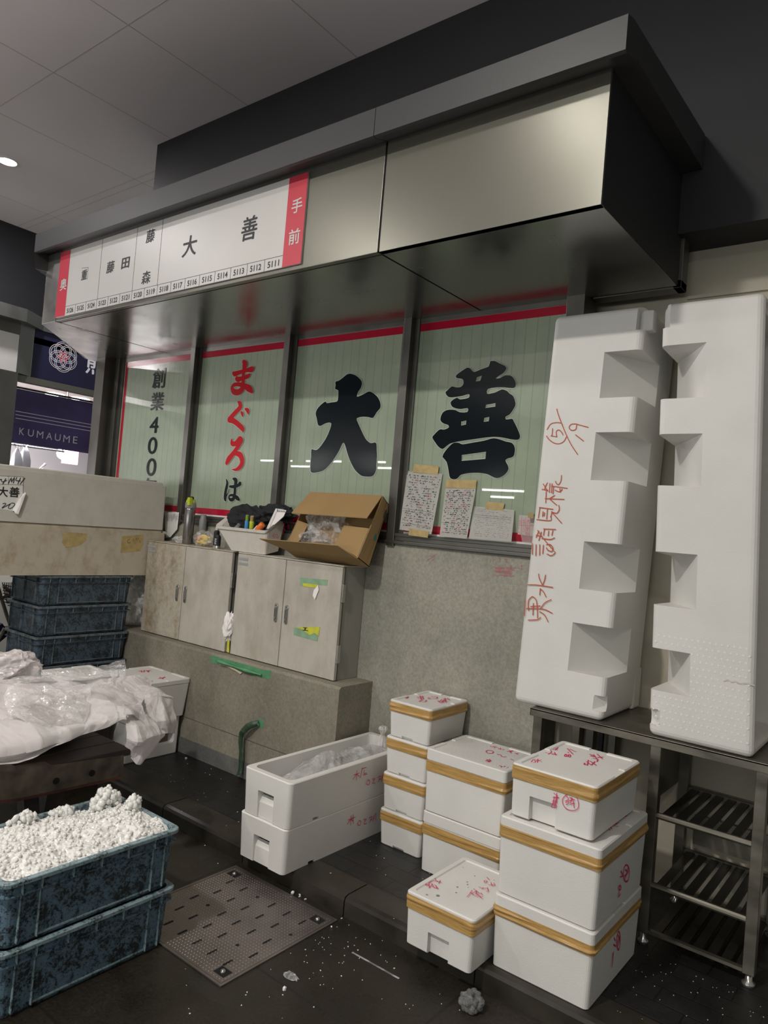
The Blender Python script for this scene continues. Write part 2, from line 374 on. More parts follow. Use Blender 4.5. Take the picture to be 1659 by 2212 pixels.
def rn(p, s, sd=0): return noise.noise(Vector(p) * s + Vector((sd, sd * 1.7, -sd)))
def ridge(p, s, sd=0): return 1 - abs(noise.noise(Vector(p) * s + Vector((sd, sd * 2.1, sd)))) * 2
def blob(c, r, amp, sc, sd=0, sub=4, flat=None, sharp=True):
    b_ = NB(); bmesh.ops.create_icosphere(b_, subdivisions=sub, radius=1)
    for v in b_.verts:
        n = v.co.normalized(); k = 1 + amp * (ridge(n, sc, sd) - .5 + .5 * ridge(n, sc * 2.3, sd + 9) - .25 if sharp else rn(n, sc, sd) * 1.5)
        v.co = Vector((c[0] + n.x * r[0] * k, c[1] + n.y * r[1] * k, c[2] + n.z * r[2] * k))
        if flat is not None and v.co.z < flat: v.co.z = flat + (flat - v.co.z) * .02
    return b_
RM = Matrix.Rotation(.9, 3, Vector((.3, .8, .5)).normalized())
def crease(p, s, sd): return noise.voronoi(RM @ (Vector(p) * s + Vector((sd, sd, sd))), distance_metric='MANHATTAN')[0][0]
def sheet(grid, nu, nv, amp=0, sc=6, sd=0, thick=.0015, nrm=None, lin=False):
    """smooth surface through a control grid of 3-D points, creased, with thickness"""
    def cat(pts, t):
        n = len(pts) - 1; x = min(t * n, n - 1e-6); i = int(x); t = x - i
        if lin: return pts[i].lerp(pts[i + 1], t)
        a, b_, c, d = pts[max(i - 1, 0)], pts[i], pts[i + 1], pts[min(i + 2, n)]
        return .5 * (2 * b_ + (c - a) * t + (2 * a - 5 * b_ + 4 * c - d) * t * t + (3 * b_ - a - 3 * c + d) * t ** 3)
    P = [[cat([cat(row, j / nu) for row in grid], i / nv) for j in range(nu + 1)] for i in range(nv + 1)]
    b_ = NB(); V = []
    for i in range(nv + 1):
        r = []
        for j in range(nu + 1):
            p = P[i][j]; du = P[i][min(j + 1, nu)] - P[i][max(j - 1, 0)]; dv = P[min(i + 1, nv)][j] - P[max(i - 1, 0)][j]; n = du.cross(dv)
            n = n.normalized() if n.length > 1e-9 else Vector((0, 0, 1))
            if nrm is not None and n.dot(Vector(nrm)) < 0: n = -n
            q = p + Vector((rn(p, 3, sd), rn(p, 3, sd + 4), rn(p, 3, sd + 8))) * .15
            h = amp * (crease(q, sc * .62, sd) * 1.6 + crease(q.yzx, sc * 1.6, sd + 3) * .45 + abs(rn(q, sc * 4.3, sd + 5)) * .10 - .95)
            r.append(b_.verts.new(p + n * h))
        V.append(r)
    for i in range(nv):
        for j in range(nu): b_.faces.new((V[i][j], V[i][j + 1], V[i + 1][j + 1], V[i + 1][j]))
    if thick: bmesh.ops.solidify(b_, geom=b_.faces[:], thickness=thick)
    return b_
def struct(name, bm, m, mats=None, loc=None, parent=None):
    o = obj(name, bm, m, parent, loc=loc, mats=mats)
    if not parent: o['kind'] = 'structure'
    return o

# ================================================================== THE SETTING
ZS = .08; YW = 3.194; YK = 2.34; YF = 2.347; YG = 3.225
struct('floor', B(-14, 5, -9, YK, -.08, 0), 'street')
struct('floor_walkway', B(-6.2, 5, YK + .145, 3.9, -.02, ZS), 'pavers')
b = NB()   # kerb: rounded nose, split in stones
for i in range(18):
    x0 = -6.2 + i * .62; x1 = x0 + .614
    pr = [(YK + .15, -.02), (YK, -.02), (YK, ZS - .018), (YK + .006, ZS - .005), (YK + .022, ZS + .001), (YK + .15, ZS + .001)]
    prism(b, [Vector((x0, y, z)) for y, z in pr], (x1 - x0, 0, 0))
struct('trim_1', fixn(b), 'kerb_stone')
# back street floor beyond the corner
struct('floor_cross_aisle', B(-14, -6.2, YK, 9, -.08, 0), 'street')
# concrete wall under the windows, ends at x=-1.49
b = NB(); box(b, -5.40, -1.49, YW, YW + .25, 0, 1.513, .004)
struct('wall_back', b, 'concrete_wall')
b = NB(); box(b, -1.49, -1.482, YW - .004, YW + .23, .08, 1.5); struct('trim_2', b, 'frame_steel')
# plinth with chamfered coping
b = NB(); prism(b, [Vector((x, y, z)) for x, y, z in ((-2.472, 2.914, ZS), (-2.472, 2.914, .727), (-2.472, 2.927, .74), (-2.472, YW, .74), (-2.472, YW, ZS))], (-2.96, 0, 0))
struct('wall_plinth', fixn(b), 'concrete_plinth')
b = B(-5.43, -2.50, 2.906, 2.9139, ZS, .172); box(b, -2.4718, -2.464, 2.92, YW, ZS, .172); struct('baseboard_back', b, 'skirting')
b = B(-5.43, -2.48, 2.9125, 2.9139, .300, .304); struct('trim_3', b, 'door_seal')
# recessed bay to the right
struct('wall_recess', B(-1.62, 4, 3.42, 3.6, 0, 3.02), 'cream_wall')
struct('wall_recess_side', B(-1.60, -1.49, 3.30, 3.42, 0, 2.77), 'frame_steel')
b = B(-1.0, 4, 3.405, 3.42, 2.76, 2.775); struct('trim_4', b, 'cream_wall')
struct('wall_back_upper', B(-5.06, 4, YW + .005, 3.7, 2.985, ZC), 'dark_paint')
# ceiling with panel joints
b = B(-7.93, 6, -9, 5.2, ZC, ZC + .1)
struct('ceiling', b, 'ceiling')
b = NB()
for y in (2.26, .9, -.46, -1.82): box(b, -7.93, 6, y - .003, y + .003, ZC - .0015, ZC + .01)
for x in (-3.0, -4.0, -4.88, -5.76, -7.29): box(b, x - .0025, x + .0025, -9, 5.2, ZC - .0012, ZC + .01)
for y in (3.45, 3.53): box(b, -7.93, -5.06, y - .003, y + .003, ZC - .0015, ZC + .01)
struct('trim_5', b, 'seam')
struct('wall_left', B(-8.1, -7.93, -9, 5.2, 3.36, ZC + .1), 'dark_paint')
struct('wall_behind', B(-14, 6, -9.1, -9, 0, 5), 'dark_paint')

# ---- windows
PAN = [(-5.254, -4.397), (-4.284, -3.428), (-3.329, -2.465), (-2.375, -1.497)]
ZT, ZB = 2.745, 1.585
for i, (x0, x1) in enumerate(PAN):
    fr = NB(); box(fr, x0 - .03, x1 + .03, YG - .005, YG + .05, ZT, 2.78, .002); box(fr, x0 - .03, x1 + .03, YG - .04, YG + .05, ZB - .03, ZB - .012, .002)
    fo = struct('window_%d' % (i + 1), fr, 'frame_steel', loc=((x0 + x1) / 2, YG, ZB))
    obj('pane', B(x0 - .02, x1 + .02, YG, YG + .012, ZB - .02, ZT + .01), 'green_glass', fo)
    r = NB(); box(r, x0, x1, YG - .0015, YG, ZT - .045, ZT - .002); box(r, x0, x1, YG - .0015, YG, ZB, ZB + .042)
    if i == 0: box(r, x0, x0 + .032, YG - .0015, YG, ZB + .042, ZT - .045)
    obj('red_border', r, 'glass_red', fo)
    obj('white_edge', B(x0, x1, YG - .0015, YG, ZB - .012, ZB - .001), 'white_line', fo)
    G = ('y', YG - .002)
    if i == 0:
        t = NB()
        for ch, q, wp, hp in (('創', (343.5, 817), 26, 42), ('業', (340, 867), 27, 38), ('4', (333, 918), 18, 34), ('0', (329.5, 962.5), 19, 36), ('0', (327, 1009), 20, 38), ('年', (324, 1052), 27, 38)):
            fat(t, ch, G, q, wp, hp, .4 if ch in '400' else .6)
        obj('lettering', t, 'brush_black', fo)
    if i == 1:
        c = (440, 760, .15371)
        red = [[(420, 298, 40), (445, 310, 62), (520, 285, 48), (610, 258, 48), (680, 245, 72), (698, 232, 40)], [(465, 375, 50), (490, 388, 60), (560, 368, 50), (620, 345, 55), (648, 320, 30)],
               [(565, 140, 50), (582, 180, 84), (566, 260, 52), (558, 350, 50), (556, 440, 54), (545, 520, 74), (490, 568, 72), (428, 560, 66), (400, 510, 46), (430, 466, 46), (500, 458, 48), (580, 482, 62), (645, 520, 78), (680, 560, 44)],
               [(488, 702, 24), (515, 735, 60), (512, 785, 62), (450, 850, 58), (385, 925, 62), (368, 955, 58)], [(368, 950, 76), (430, 975, 64), (500, 1030, 62), (552, 1085, 58), (555, 1125, 18)],
               [(528, 845, 20), (545, 870, 42), (550, 905, 18)], [(590, 802, 26), (622, 826, 52), (630, 872, 18)],
               [(396, 1228, 16), (402, 1285, 56), (450, 1290, 60), (510, 1240, 92)], [(525, 1245, 80), (480, 1340, 58), (410, 1440, 62), (355, 1510, 72), (328, 1560, 50)],
               [(392, 1450, 34), (455, 1428, 50), (520, 1455, 70), (545, 1540, 68), (520, 1610, 60), (460, 1655, 36), (402, 1650, 8)]]
        blk = [[(318, 1790, 10), (335, 1850, 40), (312, 1960, 46), (305, 2060, 48), (314, 2094, 16)], [(318, 2045, 16), (362, 1930, 8)], [(370, 1892, 26), (420, 1895, 38), (480, 1880, 38), (512, 1855, 54)],
               [(418, 1782, 24), (455, 1810, 58), (446, 1900, 44), (440, 1990, 46), (425, 2060, 48), (385, 2080, 40), (358, 2050, 26), (378, 2015, 26), (430, 2022, 36), (475, 2055, 50), (502, 2078, 30)]]
        h = NB(); ink(h, G, c, [[(x, y, z + 12) for x, y, z in s] for s in red + blk], 40, .0004); obj('lettering_edge', h, 'brush_halo', fo)
        t = NB(); ink(t, G, c, red, 40, .0022); obj('lettering', t, 'brush_red', fo, label='red brush lettering')
        t = NB(); ink(t, G, c, blk, 40, .0022); obj('lettering', t, 'brush_black', fo, label='black brush lettering')
    cz = (620, 740, .36166)
    if i == 2:
        L = [[(380, 186), (410, 196), (440, 222), (449, 245), (440, 275), (425, 295), (418, 322), (430, 321), (460, 308), (485, 294), (505, 296), (535, 318), (553, 345), (560, 375), (555, 395), (535, 418), (515, 450), (490, 446), (455, 443), (418, 452), (425, 480), (450, 535), (470, 575), (490, 595), (505, 601), (525, 597), (535, 605), (536, 640), (538, 680), (534, 730), (533, 760), (520, 790), (500, 800), (470, 800), (445, 795), (420, 775), (400, 750), (375, 700), (360, 655), (345, 605), (332, 603), (315, 640), (285, 690), (250, 735), (215, 765), (180, 775), (155, 777), (142, 768), (141, 720), (145, 680), (147, 638), (165, 642), (182, 640), (205, 615), (235, 570), (255, 525), (266, 485), (250, 478), (225, 485), (205, 496), (192, 497), (184, 485), (178, 450), (172, 425), (180, 400), (200, 375), (230, 352), (238, 362), (265, 358), (300, 352), (306, 330), (308, 290), (300, 282), (288, 275), (292, 255), (290, 235), (310, 228), (335, 210), (360, 190)]]
        h = NB(); outline(h, G, cz, L, .0004, 4); obj('lettering_edge', h, 'brush_halo', fo)
        t = NB(); outline(t, G, cz, L, .002); obj('lettering', t, 'brush_black', fo)
    if i == 3:
        U = [[(1215, 112), (1240, 110), (1270, 125), (1300, 138), (1311, 155), (1295, 180), (1265, 200), (1247, 216), (1275, 212), (1300, 198), (1330, 197), (1350, 208), (1366, 240), (1365, 262), (1350, 272), (1300, 268), (1250, 268), (1200, 278), (1197, 306), (1225, 303), (1250, 296), (1285, 280), (1315, 290), (1330, 305), (1352, 320), (1366, 365), (1355, 395), (1330, 430), (1307, 442), (1310, 460), (1345, 455), (1355, 470), (1375, 510), (1391, 550), (1390, 572), (1375, 581), (1340, 578), (1290, 568), (1240, 563), (1180, 568), (1110, 578), (1040, 588), (975, 603), (940, 630), (925, 635), (905, 622), (885, 595), (869, 568), (880, 550), (905, 525), (920, 518), (940, 520), (967, 508), (963, 492), (940, 485), (920, 470), (918, 450), (930, 420), (955, 404), (985, 401), (1010, 405), (1035, 417), (1078, 415), (1080, 392), (1040, 397), (1005, 392), (985, 380), (978, 358), (995, 340), (1018, 330), (1035, 340), (1086, 330), (1088, 308), (1050, 318), (1000, 326), (965, 325), (947, 300), (960, 285), (985, 262), (1010, 268), (1040, 265), (1055, 245), (1052, 222), (1035, 215), (1015, 212), (1010, 198), (1030, 180), (1060, 160), (1078, 150), (1095, 155), (1110, 172), (1125, 175), (1160, 160), (1195, 148), (1207, 140)],
             [(1135, 208), (1165, 198), (1155, 228), (1128, 233)], [(1190, 372), (1247, 362), (1245, 383), (1185, 391)], [(1180, 450), (1210, 444), (1205, 470), (1175, 474)], [(1042, 472), (1072, 466), (1070, 490), (1040, 496)]]
        Lw = [[(1240, 572), (1270, 578), (1310, 592), (1345, 600), (1362, 630), (1358, 670), (1345, 685), (1320, 692), (1305, 705), (1318, 730), (1324, 755), (1310, 780), (1285, 800), (1255, 810), (1225, 800), (1195, 785), (1140, 778), (1085, 780), (1040, 790), (1025, 805), (1010, 815), (985, 815), (972, 800), (965, 760), (955, 715), (935, 690), (930, 678), (945, 650), (975, 615), (1000, 598), (1030, 600), (1050, 608), (1110, 598), (1180, 586), (1215, 575)], [(1045, 672), (1190, 652), (1186, 695), (1043, 707)]]
        h = NB(); outline(h, G, cz, U, .0004, 4); outline(h, G, cz, Lw, .0006, 4); obj('lettering_edge', h, 'brush_halo', fo)
        t = NB(); outline(t, G, cz, U, .002); outline(t, G, cz, Lw, .002); obj('lettering', t, 'brush_black', fo)
# mullions, posts and sills around the panes
b = NB()
for x0, x1 in ((-4.362, -4.312), (-3.402, -3.352), (-2.448, -2.398)):
    box(b, x0, x1, YW - .018, YG + .05, 1.5, 2.78, .002); box(b, x0 - .035, x1 + .03, YG - .01, YG + .05, 1.5, 2.78)
box(b, -1.49, -1.40, YW - .01, YG + .09, 1.5, 2.78, .002)
box(b, -5.52, -5.395, 3.12, 3.30, ZS, 2.78, .003); box(b, -5.395, -5.27, YG - .01, YG + .05, 1.5, 2.78); box(b, -5.35, -5.31, YG - .03, YG + .05, 1.5, 2.78, .002)
struct('trim_6', b, 'frame_steel')
b = NB(); box(b, -5.40, -1.49, YW - .020, YG + .06, 1.513, 1.532, .003); box(b, -5.40, -1.49, YW - .004, YG + .06, 1.532, 1.565, .002); box(b, -5.40, -1.49, YW + .012, YG + .06, 1.565, 1.574)
struct('trim_7', b, 'frame_steel')

# ---- canopy box over the windows, its eave above
can = thing('shop_canopy', (-3.0, 2.8, 2.77), 'long stainless steel canopy box above the green windows', 'canopy')
def plan(pts, z0, z1): return prism(NB(), [Vector((x, y, z0)) for x, y in pts], (0, 0, z1 - z0))
obj('core', fixn(plan([(-1.006, 2.353), (-1.006, 3.33), (-5.66, 3.33), (-5.66, 3.10), (-4.90, 2.353)], 2.778, 3.3)), 'black_gap', can)
b = NB(); box(b, -4.705, -1.9885, YF, YF + .03, 2.772, 3.262, .001); obj('fascia_panel', b, 'fascia_steel', can, label='left fascia panel carrying the shop sign')
obj('fascia_panel', B(-1.9775, -1.0, YF, YF + .03, 2.77, 3.262, .001), 'fascia_steel', can, label='plain right fascia panel')
b = NB(); box(b, -4.89, -4.711, YF, YF + .03, 2.772, 3.262, .001); obj('corner_panel', b, 'gray_edge', can)
obj('corner_panel', fixn(plan([(-4.8905, YF), (-5.66, 3.10), (-5.64, 3.12), (-4.86, YF + .02)], 2.772, 3.262)), 'gray_edge', can)
# soffit panels with thin black joints
obj('soffit_panel', fixn(plan([(-4.70, YF + .035), (-1.9885, YF + .035), (-1.9885, 3.222), (-4.70, 3.222)], 2.770, 2.777)), 'soffit_steel', can)
obj('soffit_panel', fixn(plan([(-1.9775, YF + .001), (-1.001, YF + .001), (-1.001, 3.238), (-1.41, 3.238), (-1.41, 3.222), (-1.9775, 3.222)], 2.770, 2.777)), 'soffit_steel', can)
obj('soffit_panel', fixn(plan([(-4.70, YF + .001), (-1.9885, YF + .001), (-1.9885, YF + .028), (-4.70, YF + .028)], 2.771, 2.777)), 'fascia_steel', can)
obj('soffit_panel', fixn(plan([(-4.89, YF + .001), (-4.711, YF + .001), (-4.711, 3.222), (-5.64, 3.222), (-5.64, 3.11)], 2.770, 2.777)), 'soffit_steel', can)
obj('side_panel', fixn(B(-1.006, -.9995, YF + .012, 3.25, 2.775, 3.262)), 'dark_paint', can)
b = NB(); box(b, -1.39, -.985, 3.25, 3.33, 2.765, 2.80, .002); box(b, -1.02, -.985, 3.25, 3.33, 2.765, 2.99, .002); obj('back_trim', b, 'frame_steel', can)
ev = NB()
prof = [(YF + .01, 3.252), (2.262, 3.222), (2.247, 3.226), (2.247, 3.345), (2.30, 3.36), (3.19, 3.40), (3.19, 3.252)]
prism(ev, [Vector((-.915, y, z)) for y, z in prof], (-1.06, 0, 0)); prism(ev, [Vector((-1.978, y, z)) for y, z in prof], (-2.9, 0, 0))
fixn(ev)
obj('eave', ev, 'eave_paint', can)
obj('eave_end', fixn(prism(NB(), [Vector(p) for p in ((-4.879, 2.262, 3.222), (-4.879, 2.247, 3.345), (-5.72, 3.08, 3.345), (-5.72, 3.30, 3.345), (-4.879, 3.30, 3.345))], (0, 0, -.10))), 'eave_paint', can)
# ---- shop sign on the fascia
sg = thing('shop_sign', (-3.57, YF, 2.79), 'long white tenant sign with red ends and stall numbers 5111 to 5126', 'sign')
ys = YF - .008
obj('board', B(-4.70, -2.441, ys, YF - .0005, 2.792, 3.225, .001), 'white_board', sg)
obj('red_end', B(-4.701, -4.578, ys - .001, ys, 2.7925, 3.2245), 'sign_red', sg); obj('red_end', B(-2.565, -2.4405, ys - .001, ys, 2.7925, 3.2245), 'sign_red', sg)
b = NB(); Pl = ('y', ys)
box(b, -4.578, -2.565, ys - .0008, ys, 2.8495, 2.8515)
for x in (-4.197, -3.824, -3.576): box(b, x - .001, x + .001, ys - .0008, ys, 2.85, 3.2245)
stp = (4.578 - 2.565) / 16
for i in range(1, 16): box(b, -4.578 + i * stp - .001, -4.578 + i * stp + .001, ys - .0008, ys, 2.7925, 2.85)
obj('rule_lines', b, 'ink', sg)
t = NB(); up = (0, 0, 1); rt = (1, 0, 0)
for i in range(16): glyph(t, str(5126 - i), (-4.578 + (i + .5) * stp, ys, 2.8195), .080, .031, rt, up, .001, .018)
ca = (0, 380, .28933)
for ch, q, wp, hp in (('大', (1417, 522), 100, 148), ('藤', (1125, 448), 60, 92), ('藤', (826, 680), 54, 84), ('田', (938, 650), 54, 76), ('森', (1092, 758), 62, 92), ('重', (630, 738), 38, 70)):
    fat(t, ch, Pl, cr(ca, [q])[0], wp * ca[2], hp * ca[2], .55 if ch in '大田' else .3, .001, .05)
fat(t, '善', Pl, (539, 493), 32, 50, .6, .001, .05)
c = hit(Pl, (181, 590))
for a, d in (((612, 690), (660, 682)), ((660, 682), (652, 772))):
    ink(t, Pl, ca, [[a, d]], 2.2)
obj('lettering', t, 'ink', sg)
t = NB()
for ch, q, wp, hp in (('手', (642, 444), 22, 30), ('前', (636, 511), 23, 32), ('奥', (137.5, 614.5), 13, 24)): fat(t, ch, ('y', ys - .001), q, wp, hp, .4)
obj('lettering', t, 'white_board', sg, label='white lettering on the red ends')

# ---- downlight seen in the ceiling (and its fellows above the street)
def downlight(x, y, label, first=None):
    d = thing('ceiling_downlight', (x, y, ZC), label, 'ceiling light')
    r = NB(); loft(r, [[Vector((x + a * math.cos(2 * PI * k / 28), y + a * math.sin(2 * PI * k / 28), ZC - z)) for k in range(28)] for a, z in ((.088, 0), (.086, .008), (.074, .008), (.070, .002))], False, False); obj('trim_ring', r, 'white_line', d)
    l = NB(); lathe(l, (x, y, ZC - .006), [(.069, 0), (.069, .006)], 28); obj('lens', l, 'lamp_lens', d)
downlight(-6.5, 2.70, 'round white downlight in the pale ceiling at upper left')

# ================================================================== THE SHOP ACROSS THE AISLE
Xk = -7.1
ks = thing('shop_canopy', (-7.0, 2.5, 2.77), 'grey canopy of the shop across the aisle, upper left', 'canopy')
obj('panel', B(-7.4, -7.0, 1.0, 3.163, 2.765, 3.262, .002), 'white_board', ks)
obj('top_band', B(-7.41, -6.998, 1.0, 3.163, 3.12, 3.262), 'frame_steel', ks)
obj('eave', fixn(prism(NB(), [Vector(p) for p in ((-6.9, 1.0, 3.235), (-6.9, 3.17, 3.235), (-7.08, 3.42, 3.235), (-7.08, 5.2, 3.235), (-7.9, 5.2, 3.235), (-7.9, 1.0, 3.235))], (0, 0, .12))), 'gray_edge', ks)
obj('corner_panel', fixn(plan([(-6.998, 3.164), (-7.07, 3.33), (-7.4, 3.33), (-7.4, 3.164)], 2.765, 3.235)), 'gray_edge', ks)
obj('soffit_edge', B(-7.14, -7.06, 3.2, 5.2, 2.70, 2.762, .002), 'fascia_steel', ks)
ns = thing('shop_sign', (Xk, 3.9, 2.77), 'navy sign board with interlaced flower emblem and white characters', 'sign')
obj('board', B(Xk - .06, Xk, 3.345, 5.2, 2.768, 3.234, .002), 'navy', ns)
obj('frame', B(Xk - .06, Xk + .012, 3.328, 3.342, 2.768, 3.234, .002), 'chrome', ns)
t = NB(); r_ = NB(); K = ('x', Xk); ck = (0, 640, .18992)
cc = hit(K, cr(ck, [(718, 692)])[0]); 
for k in range(6):
    a0 = PI / 2 + k * PI / 3 + .1; o_ = cc + Vector((0, math.cos(a0), math.sin(a0))) * .062
    for rad in (.088, .072):
        pts = [o_ + Vector((0, math.cos(a), math.sin(a))) * rad for a in [2 * PI * j / 40 for j in range(41)]]
        ribbon(t, pts, [.0045] * len(pts), NRM['x'], .001 + k * .0001)
for k in (0, 2, 4):
    a0 = PI / 2 + k * PI / 3 + .1; o_ = cc + Vector((0, math.cos(a0), math.sin(a0))) * .062
    pts = [o_ + Vector((0, math.cos(a), math.sin(a))) * .080 for a in [a0 + PI - .9 + 1.8 * j / 16 for j in range(17)]]
    ribbon(r_, pts, [.010] * len(pts), NRM['x'], .0022)
fat(t, '熊', K, cr(ck, [(1095, 760)])[0], 42, 52, .8)
obj('emblem', t, 'white_print', ns); obj('emblem_accent', r_, 'sign_red', ns)
# interior soffit, lamps, walls
struct('ceiling_shop', B(-11.5, -7.10, 3.2, 9, 3.10, 3.16), 'cream_lining')
struct('wall_shop_back', B(-11.6, -11.5, 2.0, 9, 0, 3.16), 'shop_wall')
struct('wall_shop_side', B(-11.5, -7.25, 2.0, 3.17, 0, 2.765), 'shop_wall')
struct('wall_shop_pillar', B(-7.42, -7.0, 2.4, 3.185, 0, 2.765, .004), 'frame_steel')
for i, (q, lb) in enumerate((((118, 851), 'left of two round lamps above the navy shop curtain'), ((172, 861), 'right of two round lamps above the navy shop curtain'))):
    p = hit(('z', 3.10), q)
    l = thing('shop_downlight', p, lb, 'ceiling light'); b = NB(); lathe(b, (p.x, p.y, 3.088), [(.13, 0), (.13, .012)], 24); obj('lens', b, 'lamp_shop_lens', l)
nr = thing('noren_curtain', (-8.3, 4.0, 2.2), 'navy shop curtain printed with KUMAUME and three white stripes', 'curtain')
Kn = ('x', -8.3); tl = hit(Kn, (30, 838)); bl = hit(Kn, (28, 956)); rb = hit(Kn, (205, 982)); tr = hit(Kn, (216, 874))
tl.y -= .25; bl.y -= .25; tr.y += .6; rb.y += .6
g = [[tl.lerp(tr, u / 6) for u in range(7)], [tl.lerp(tr, u / 6).lerp(bl.lerp(rb, u / 6), .5) + Vector((.006, 0, 0)) for u in range(7)], [bl.lerp(rb, u / 6) for u in range(7)]]
obj('cloth', sheet(g, 40, 12, .004, 2, 3, .002, (1, 0, 0)), 'noren_cloth', nr, smooth=True)
obj('rod', tube(NB(), [tl + Vector((0, 0, .015)), tr + Vector((0, 0, .015))], .012), 'black_rubber', nr)
t = NB(); Kf = ('x', -8.285)
for y0, y1 in ((1305, 1472), (1345, 1507), (1385, 1546)): ink(t, Kf, ck, [[(178, y0), (1108, y1)]], 11)
for ch, q, wp, hp in zip('KUMAUME', ((247, 1538), (350, 1555), (455, 1573), (560, 1590), (656, 1605), (756, 1622), (855, 1635)), (58, 66, 74, 70, 66, 74, 50), (80,) * 7):
    gpx(t, ch, Kf, cr(ck, [q])[0], wp * ck[2], hp * ck[2], .002)
obj('print', t, 'white_print', nr)
# things seen in the bright gap under the curtain
rl = thing('hanging_rail', (-8.7, 3.9, 2.3), 'steel rail carrying the white bags below the navy curtain', 'rail'); obj('bar', tube(NB(), [(-8.7, 3.18, 2.2), (-8.7, 4.6, 2.2)], .012), 'chrome', rl)
obj('hanger', tube(NB(), [(-8.7, 4.58, 2.2), (-8.7, 4.58, 3.10)], .008), 'chrome', rl)
def at(x, q): return hit(('x', x), cr(ck, [q])[0])
p = at(-9.0, (715, 1790)); l = thing('pink_lamp', p, 'glowing pinkish white lamp below the navy curtain', 'lamp'); b = NB(); bmesh.ops.create_uvsphere(b, u_segments=20, v_segments=12, radius=.075); bmesh.ops.translate(b, vec=p, verts=b.verts); obj('bulb', b, 'lamp_shop_lens', l, smooth=True)
b = NB(); box(b, p.x - .02, p.x + .02, p.y - .0, p.y + .2, p.z - .12, p.z + .09); obj('shade', b, 'lamp_pink', l); obj('cord', tube(NB(), [p + Vector((0, 0, .07)), Vector((p.x, p.y, 3.10))], .006, 6), 'black_rubber', l)
for q, lb in (((190, 1840), 'left white carrier bag hanging below the curtain'), ((285, 1820), 'right white carrier bag hanging below the curtain')):
    p = at(-8.7, q); l = thing('carrier_bag', p, lb, 'bag', 'bags hanging in the far shop')
    b = NB(); loft(b, [rr(p.x, p.y, a, c_, .01, p.z + z) for a, c_, z in ((.06, .052, -.2), (.06, .05, -.05), (.03, .04, .05), (.012, .012, .12))]); obj('bag_body', b, 'shop_white', l, smooth=True)
    obj('handle', tube(NB(), [(p.x, p.y - .02, p.z + .11), (p.x, p.y - .05, p.z + .17), (p.x, p.y, 2.2), (p.x, p.y + .04, p.z + .16), (p.x, p.y + .02, p.z + .11)], .006), 'shop_white', l)
for q, hx, hz, mm_, nm, lb, ct in (((365, 1840), .10, .18, 'shop_steel', 'steel_bin', 'grey steel bin in the far shop', 'bin'), ((475, 1900), .045, .10, 'gray_plastic', 'scale', 'grey weighing scale in the far shop', 'scale'),
                                 ((645, 1900), .17, .22, 'shop_white', 'white_box', 'white box with yellow bands in the far shop', 'box'), ((900, 1880), .15, .28, 'shop_white', 'white_drum', 'white drum at the right of the far shop', 'drum')):
    p = at(-9.3, q); p.z = 1.50 + .3 + hz; b = NB()
    if nm == 'white_drum': lathe(b, (p.x, p.y, 1.50), [(.12, 0), (.12, .36), (.10, .40), (.07, .42)])
    else: box(b, p.x - .2, p.x + .1, p.y - hx, p.y + hx, 1.50, 1.50 + .22 + hz * .9, .01)
    l = thing(nm, (p.x, p.y, 1.50), lb, ct); obj('body', b, mm_, l)
    if nm == 'white_box':
        b = NB(); obj('yellow_band', B(p.x + .1, p.x + .104, p.y - .16, p.y - .12, 1.505, 1.91), 'yellow_tape', l); obj('yellow_band', B(p.x + .1, p.x + .104, p.y + .10, p.y + .14, 1.505, 1.91), 'yellow_tape', l)
    if nm == 'scale':
        b = NB(); tube(b, [(p.x, p.y, 1.79), (p.x, p.y - .04, 1.95), (p.x, p.y + .05, 2.05)], .018); obj('pan', b, 'chrome', l)
l = thing('counter', (-9.3, 4.3, 0), 'long steel counter inside the far shop', 'counter'); obj('worktop', B(-9.8, -8.8, 3.2, 7, 1.44, 1.50, .004), 'shop_steel', l); obj('cabinet_base', B(-9.7, -8.9, 3.25, 7, 0, 1.44), 'shop_wall', l)
p = at(-9.2, (1045, 1860)); p.z = 1.70; l = thing('stacked_bottle', p, 'white bottle with black cap at the far shop', 'bottle'); b = NB(); lathe(b, (p.x, p.y, 1.50), [(.06, 0), (.06, .16), (.05, .2), (.05, .26)]); obj('body', b, 'shop_white', l); b = NB(); lathe(b, (p.x, p.y, p.z + .06), [(.055, 0), (.055, .03), (.09, .03), (.09, .06), (.03, .09)]); obj('cap', b, 'black_rubber', l)
# lit stall number board across the street, mirrored faintly in the big black lettering
l = thing('stall_number_board', (-11.18, -6.25, 3.5), 'dark stall number board across the street, seen mirrored in the pane', 'sign'); obj('board', B(-12.4, -9.9, -6.3, -6.21, 3.45, 3.9, .004), 'dark_paint', l)
t = NB(); glyph(t, '6095\u00b76110', (-11.18, -6.205, 3.665), 1.05, .14, (-1, 0, 0), (0, 0, 1), .002); obj('lettering', t, 'hall_glow', l)
# fluorescent strips of the hall behind, seen as reflections in the panes
for k, (x0, x1, y, z) in enumerate(((-13.8, -12.7, -6, 3.02), (-12.2, -11.1, -6, 3.02), (-10.6, -9.8, -6, 3.02), (-12.7, -11.7, -6, 2.89), (-10.1, -9.5, -6, 2.89), (-7.3, -6.4, -6, 2.50), (-7.1, -6.6, -6, 2.37))):
    l = thing('strip_light', ((x0 + x1) / 2, y, z), 'white strip light of the hall behind the street', 'strip light', 'strip lights of the hall behind')
    obj('tube', B(x0, x1, y - .02, y + .02, z - .018, z + .018), 'lamp_strip', l); obj('housing', B(x0 - .02, x1 + .02, y - .03, y + .03, z + .02, z + .05), 'white_line', l)

